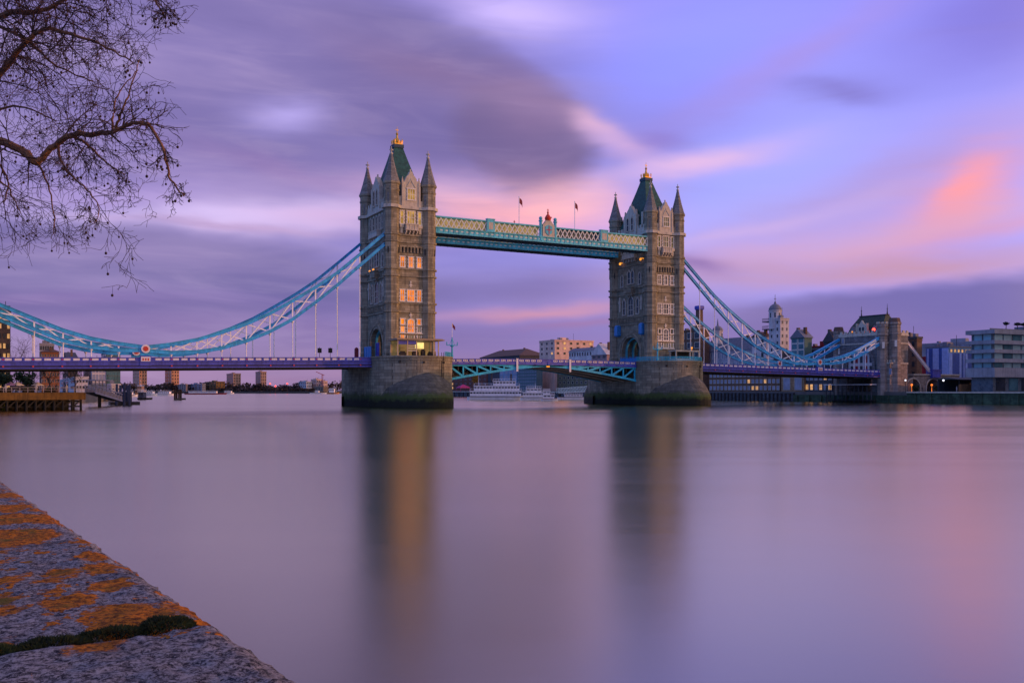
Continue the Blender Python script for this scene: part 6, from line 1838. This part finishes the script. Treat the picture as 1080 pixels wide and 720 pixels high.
# ------------------------------------------------------------------ the plane tree at the upper left
def plane_tree():
    rng = random.Random(21)
    D = 9.5
    def W(px_, py_, d): 
        x, y = at(px_, d); return Vector((x, y, zat(py_, d)))
    base = Vector((*at(-330, 11.0), CT-1.0))
    t = thing('plane_tree', tuple(base), 'leafless plane tree reaching bare twigs with hanging seed balls into the upper left', 'tree')
    fork = base + Vector((.1, .1, 5.2))
    tr = MB().tube([base-Vector((0,0,.4)), base+Vector((0,0,.5)), base+Vector((.05,0,2.5)), fork, fork+Vector((-.3,.3,2.5)), fork+Vector((-.5,.6,6))], [.5,.4,.34,.3,.2,.1], 12)
    limbs = []
    def limb(pts, r0, r1):
        # smooth the guide
        out = []
        n = len(pts)
        for i in range(n-1):
            p0 = pts[max(0,i-1)]; p1 = pts[i]; p2 = pts[i+1]; p3 = pts[min(n-1,i+2)]
            for k in range(6):
                q = k/6
                out.append(.5*((2*p1)+(p2-p0)*q+(2*p0-5*p1+4*p2-p3)*q*q+(3*p1-p0-3*p2+p3)*q**3) + Vector((rng.gauss(0,.006), rng.gauss(0,.006), rng.gauss(0,.006))))
        out.append(pts[-1])
        rad = [r0+(r1-r0)*(i/(len(out)-1))**.8 for i in range(len(out))]
        limbs.append((out, rad)); return out, rad
    limb([fork+Vector((0,0,-.6)), W(-120,120,10.2), W(-40,138,9.8), W(0,148,9.6), (W(25,160,9.5)), W(38,172,9.4), W(52,158,9.4), W(75,143,9.3), W(105,141,9.2), W(122,138,9.1), W(140,130,9.0), W(158,134,8.9), W(172,158,8.8), W(180,190,8.8), W(194,207,8.7)], .058, .007)
    limb([fork, W(-110,60,10.4), W(-30,100,10), W(2,76,9.8), W(22,50,9.7), W(45,32,9.6), W(75,36,9.5), W(108,48,9.4), W(140,66,9.3)], .055, .006)
    limb([fork+Vector((0,0,.4)), W(-100,30,10.6), W(-20,22,10.3), W(12,14,10), W(40,12,9.9), W(68,0,9.8), W(110,-30,9.6)], .058, .012)
    limb([W(-20,22,10.3), W(25,40,10.1), W(60,70,10), W(98,86,9.9)], .024, .005)
    limb([fork+Vector((0,0,.8)), W(-60,-40,10.8), W(20,-40,10.4), W(90,-45,10), W(150,-20,9.8), W(166,5,9.7), W(174,18,9.7)], .045, .005)
    limb([W(-40,138,9.8), W(-10,160,9.9), W(8,190,9.9), W(4,215,9.9)], .02, .005)
    limb([W(75,143,9.3), W(95,155,9.3), W(112,172,9.2), W(132,184,9.1)], .018, .004)
    limb([W(60,152,9.35), W(68,178,9.3), W(88,196,9.2), W(104,218,9.1), W(99,236,9.1)], .015, .003)
    limb([W(40,170,9.4), W(52,200,9.4), W(58,235,9.4), W(54,252,9.4)], .012, .003)
    limb([W(122,138,9.1), W(128,118,9.0), W(138,92,9.0), W(148,62,9.0)], .016, .004)
    limb([W(118,140,9.1), W(120,120,9.2), W(124,100,9.2), W(146,74,9.2)], .014, .004)
    limb([W(-60,110,10), W(-20,120,10), W(20,112,9.9), W(60,128,9.8)], .025, .005)
    limb([W(0,148,9.6), W(-10,180,9.6), W(10,200,9.5), W(22,225,9.5)], .02, .004)
    br = MB(); tw = MB(); sb = MB()
    for out, rad in limbs: br.tube(out, rad, 7)
    nb = [0]
    def twig(p, d, L, r, lev):
        n = 5 if lev < 2 else 4
        pts = [p]; q = p
        droop = -.10 if lev < 2 else -.05
        for i in range(n):
            d = (d + Vector((rng.gauss(0,.24), rng.gauss(0,.24), rng.gauss(droop + (.16 if i == n-1 else 0),.24)))).normalized()
            q = q + d*L/n; pts.append(q)
            if lev < 3 and rng.random() < (.95, .85, .6)[lev]:
                ax = Vector((rng.gauss(0,1), rng.gauss(0,1), rng.gauss(0,1)))
                dd = (d*.75 + ax.normalized()*.75).normalized()
                twig(q, dd, L*rng.uniform(.42,.7), r*.62, lev+1)
        rr = [max(.0021, r*(1-.14*i)) for i in range(len(pts))]
        tw.tube(pts, rr, 4 if r > .006 else 3)
        if rng.random() < (.0, .07, .06, .02)[lev]:
            e = pts[-1]; l = rng.uniform(.05,.11); b = e + Vector((rng.gauss(0,.008), rng.gauss(0,.008), -l))
            tw.tube([e, b], .0018, 3); sb.ball(b, rng.uniform(.011,.015), 6, 4); nb[0] += 1
    for out, rad in limbs:
        L = sum((b-a).length for a, b in zip(out, out[1:])); m = max(5, int(L*5.4))
        for k in range(m):
            f = rng.uniform(.06, .99); i = min(len(out)-2, int(f*(len(out)-1)))
            p = out[i]; d = (out[i+1]-out[i]).normalized()
            px_rel = (p-Vector((CX,CY,CZ))); zc = px_rel.x*SY+px_rel.y*CYW; u = 540+FPX*(px_rel.x*CYW-px_rel.y*SY)/zc
            if u < -60: continue
            ax = Vector((rng.gauss(0,1), rng.gauss(0,1), rng.gauss(-.05,1))).normalized()
            dd = (d*.5 + ax*.8).normalized()
            vv_ = HPX - FPX*(p.z-CZ)/zc
            room = max(.25, min(1.0, (232-u)/130))*max(.3, min(1.0, (300-vv_)/110))
            twig(p, dd, rng.uniform(.35,.85)*(1.0 if f < .8 else .6)*room, max(.004, min(.0085, rad[i]*.45)), 0 if rng.random() < .62 else 1)
    tr.build('trunk', M['plane_bark'], t)
    br.build('limbs', M['plane_bark'], t)
    tw.build('twigs', M['plane_twig'], t)
    tag(sb.build('seed_balls', M['plane_twig'], t), kind='stuff')
    print('tree faces', len(tw.f), 'seed balls', nb[0])
mat('plane_bark', (.20, .095, .045), .85, var=.5, vscale=9, bump=.5, bscale=20)
mat('plane_twig', (.045, .022, .022), .85, var=.3, vscale=5)
plane_tree()
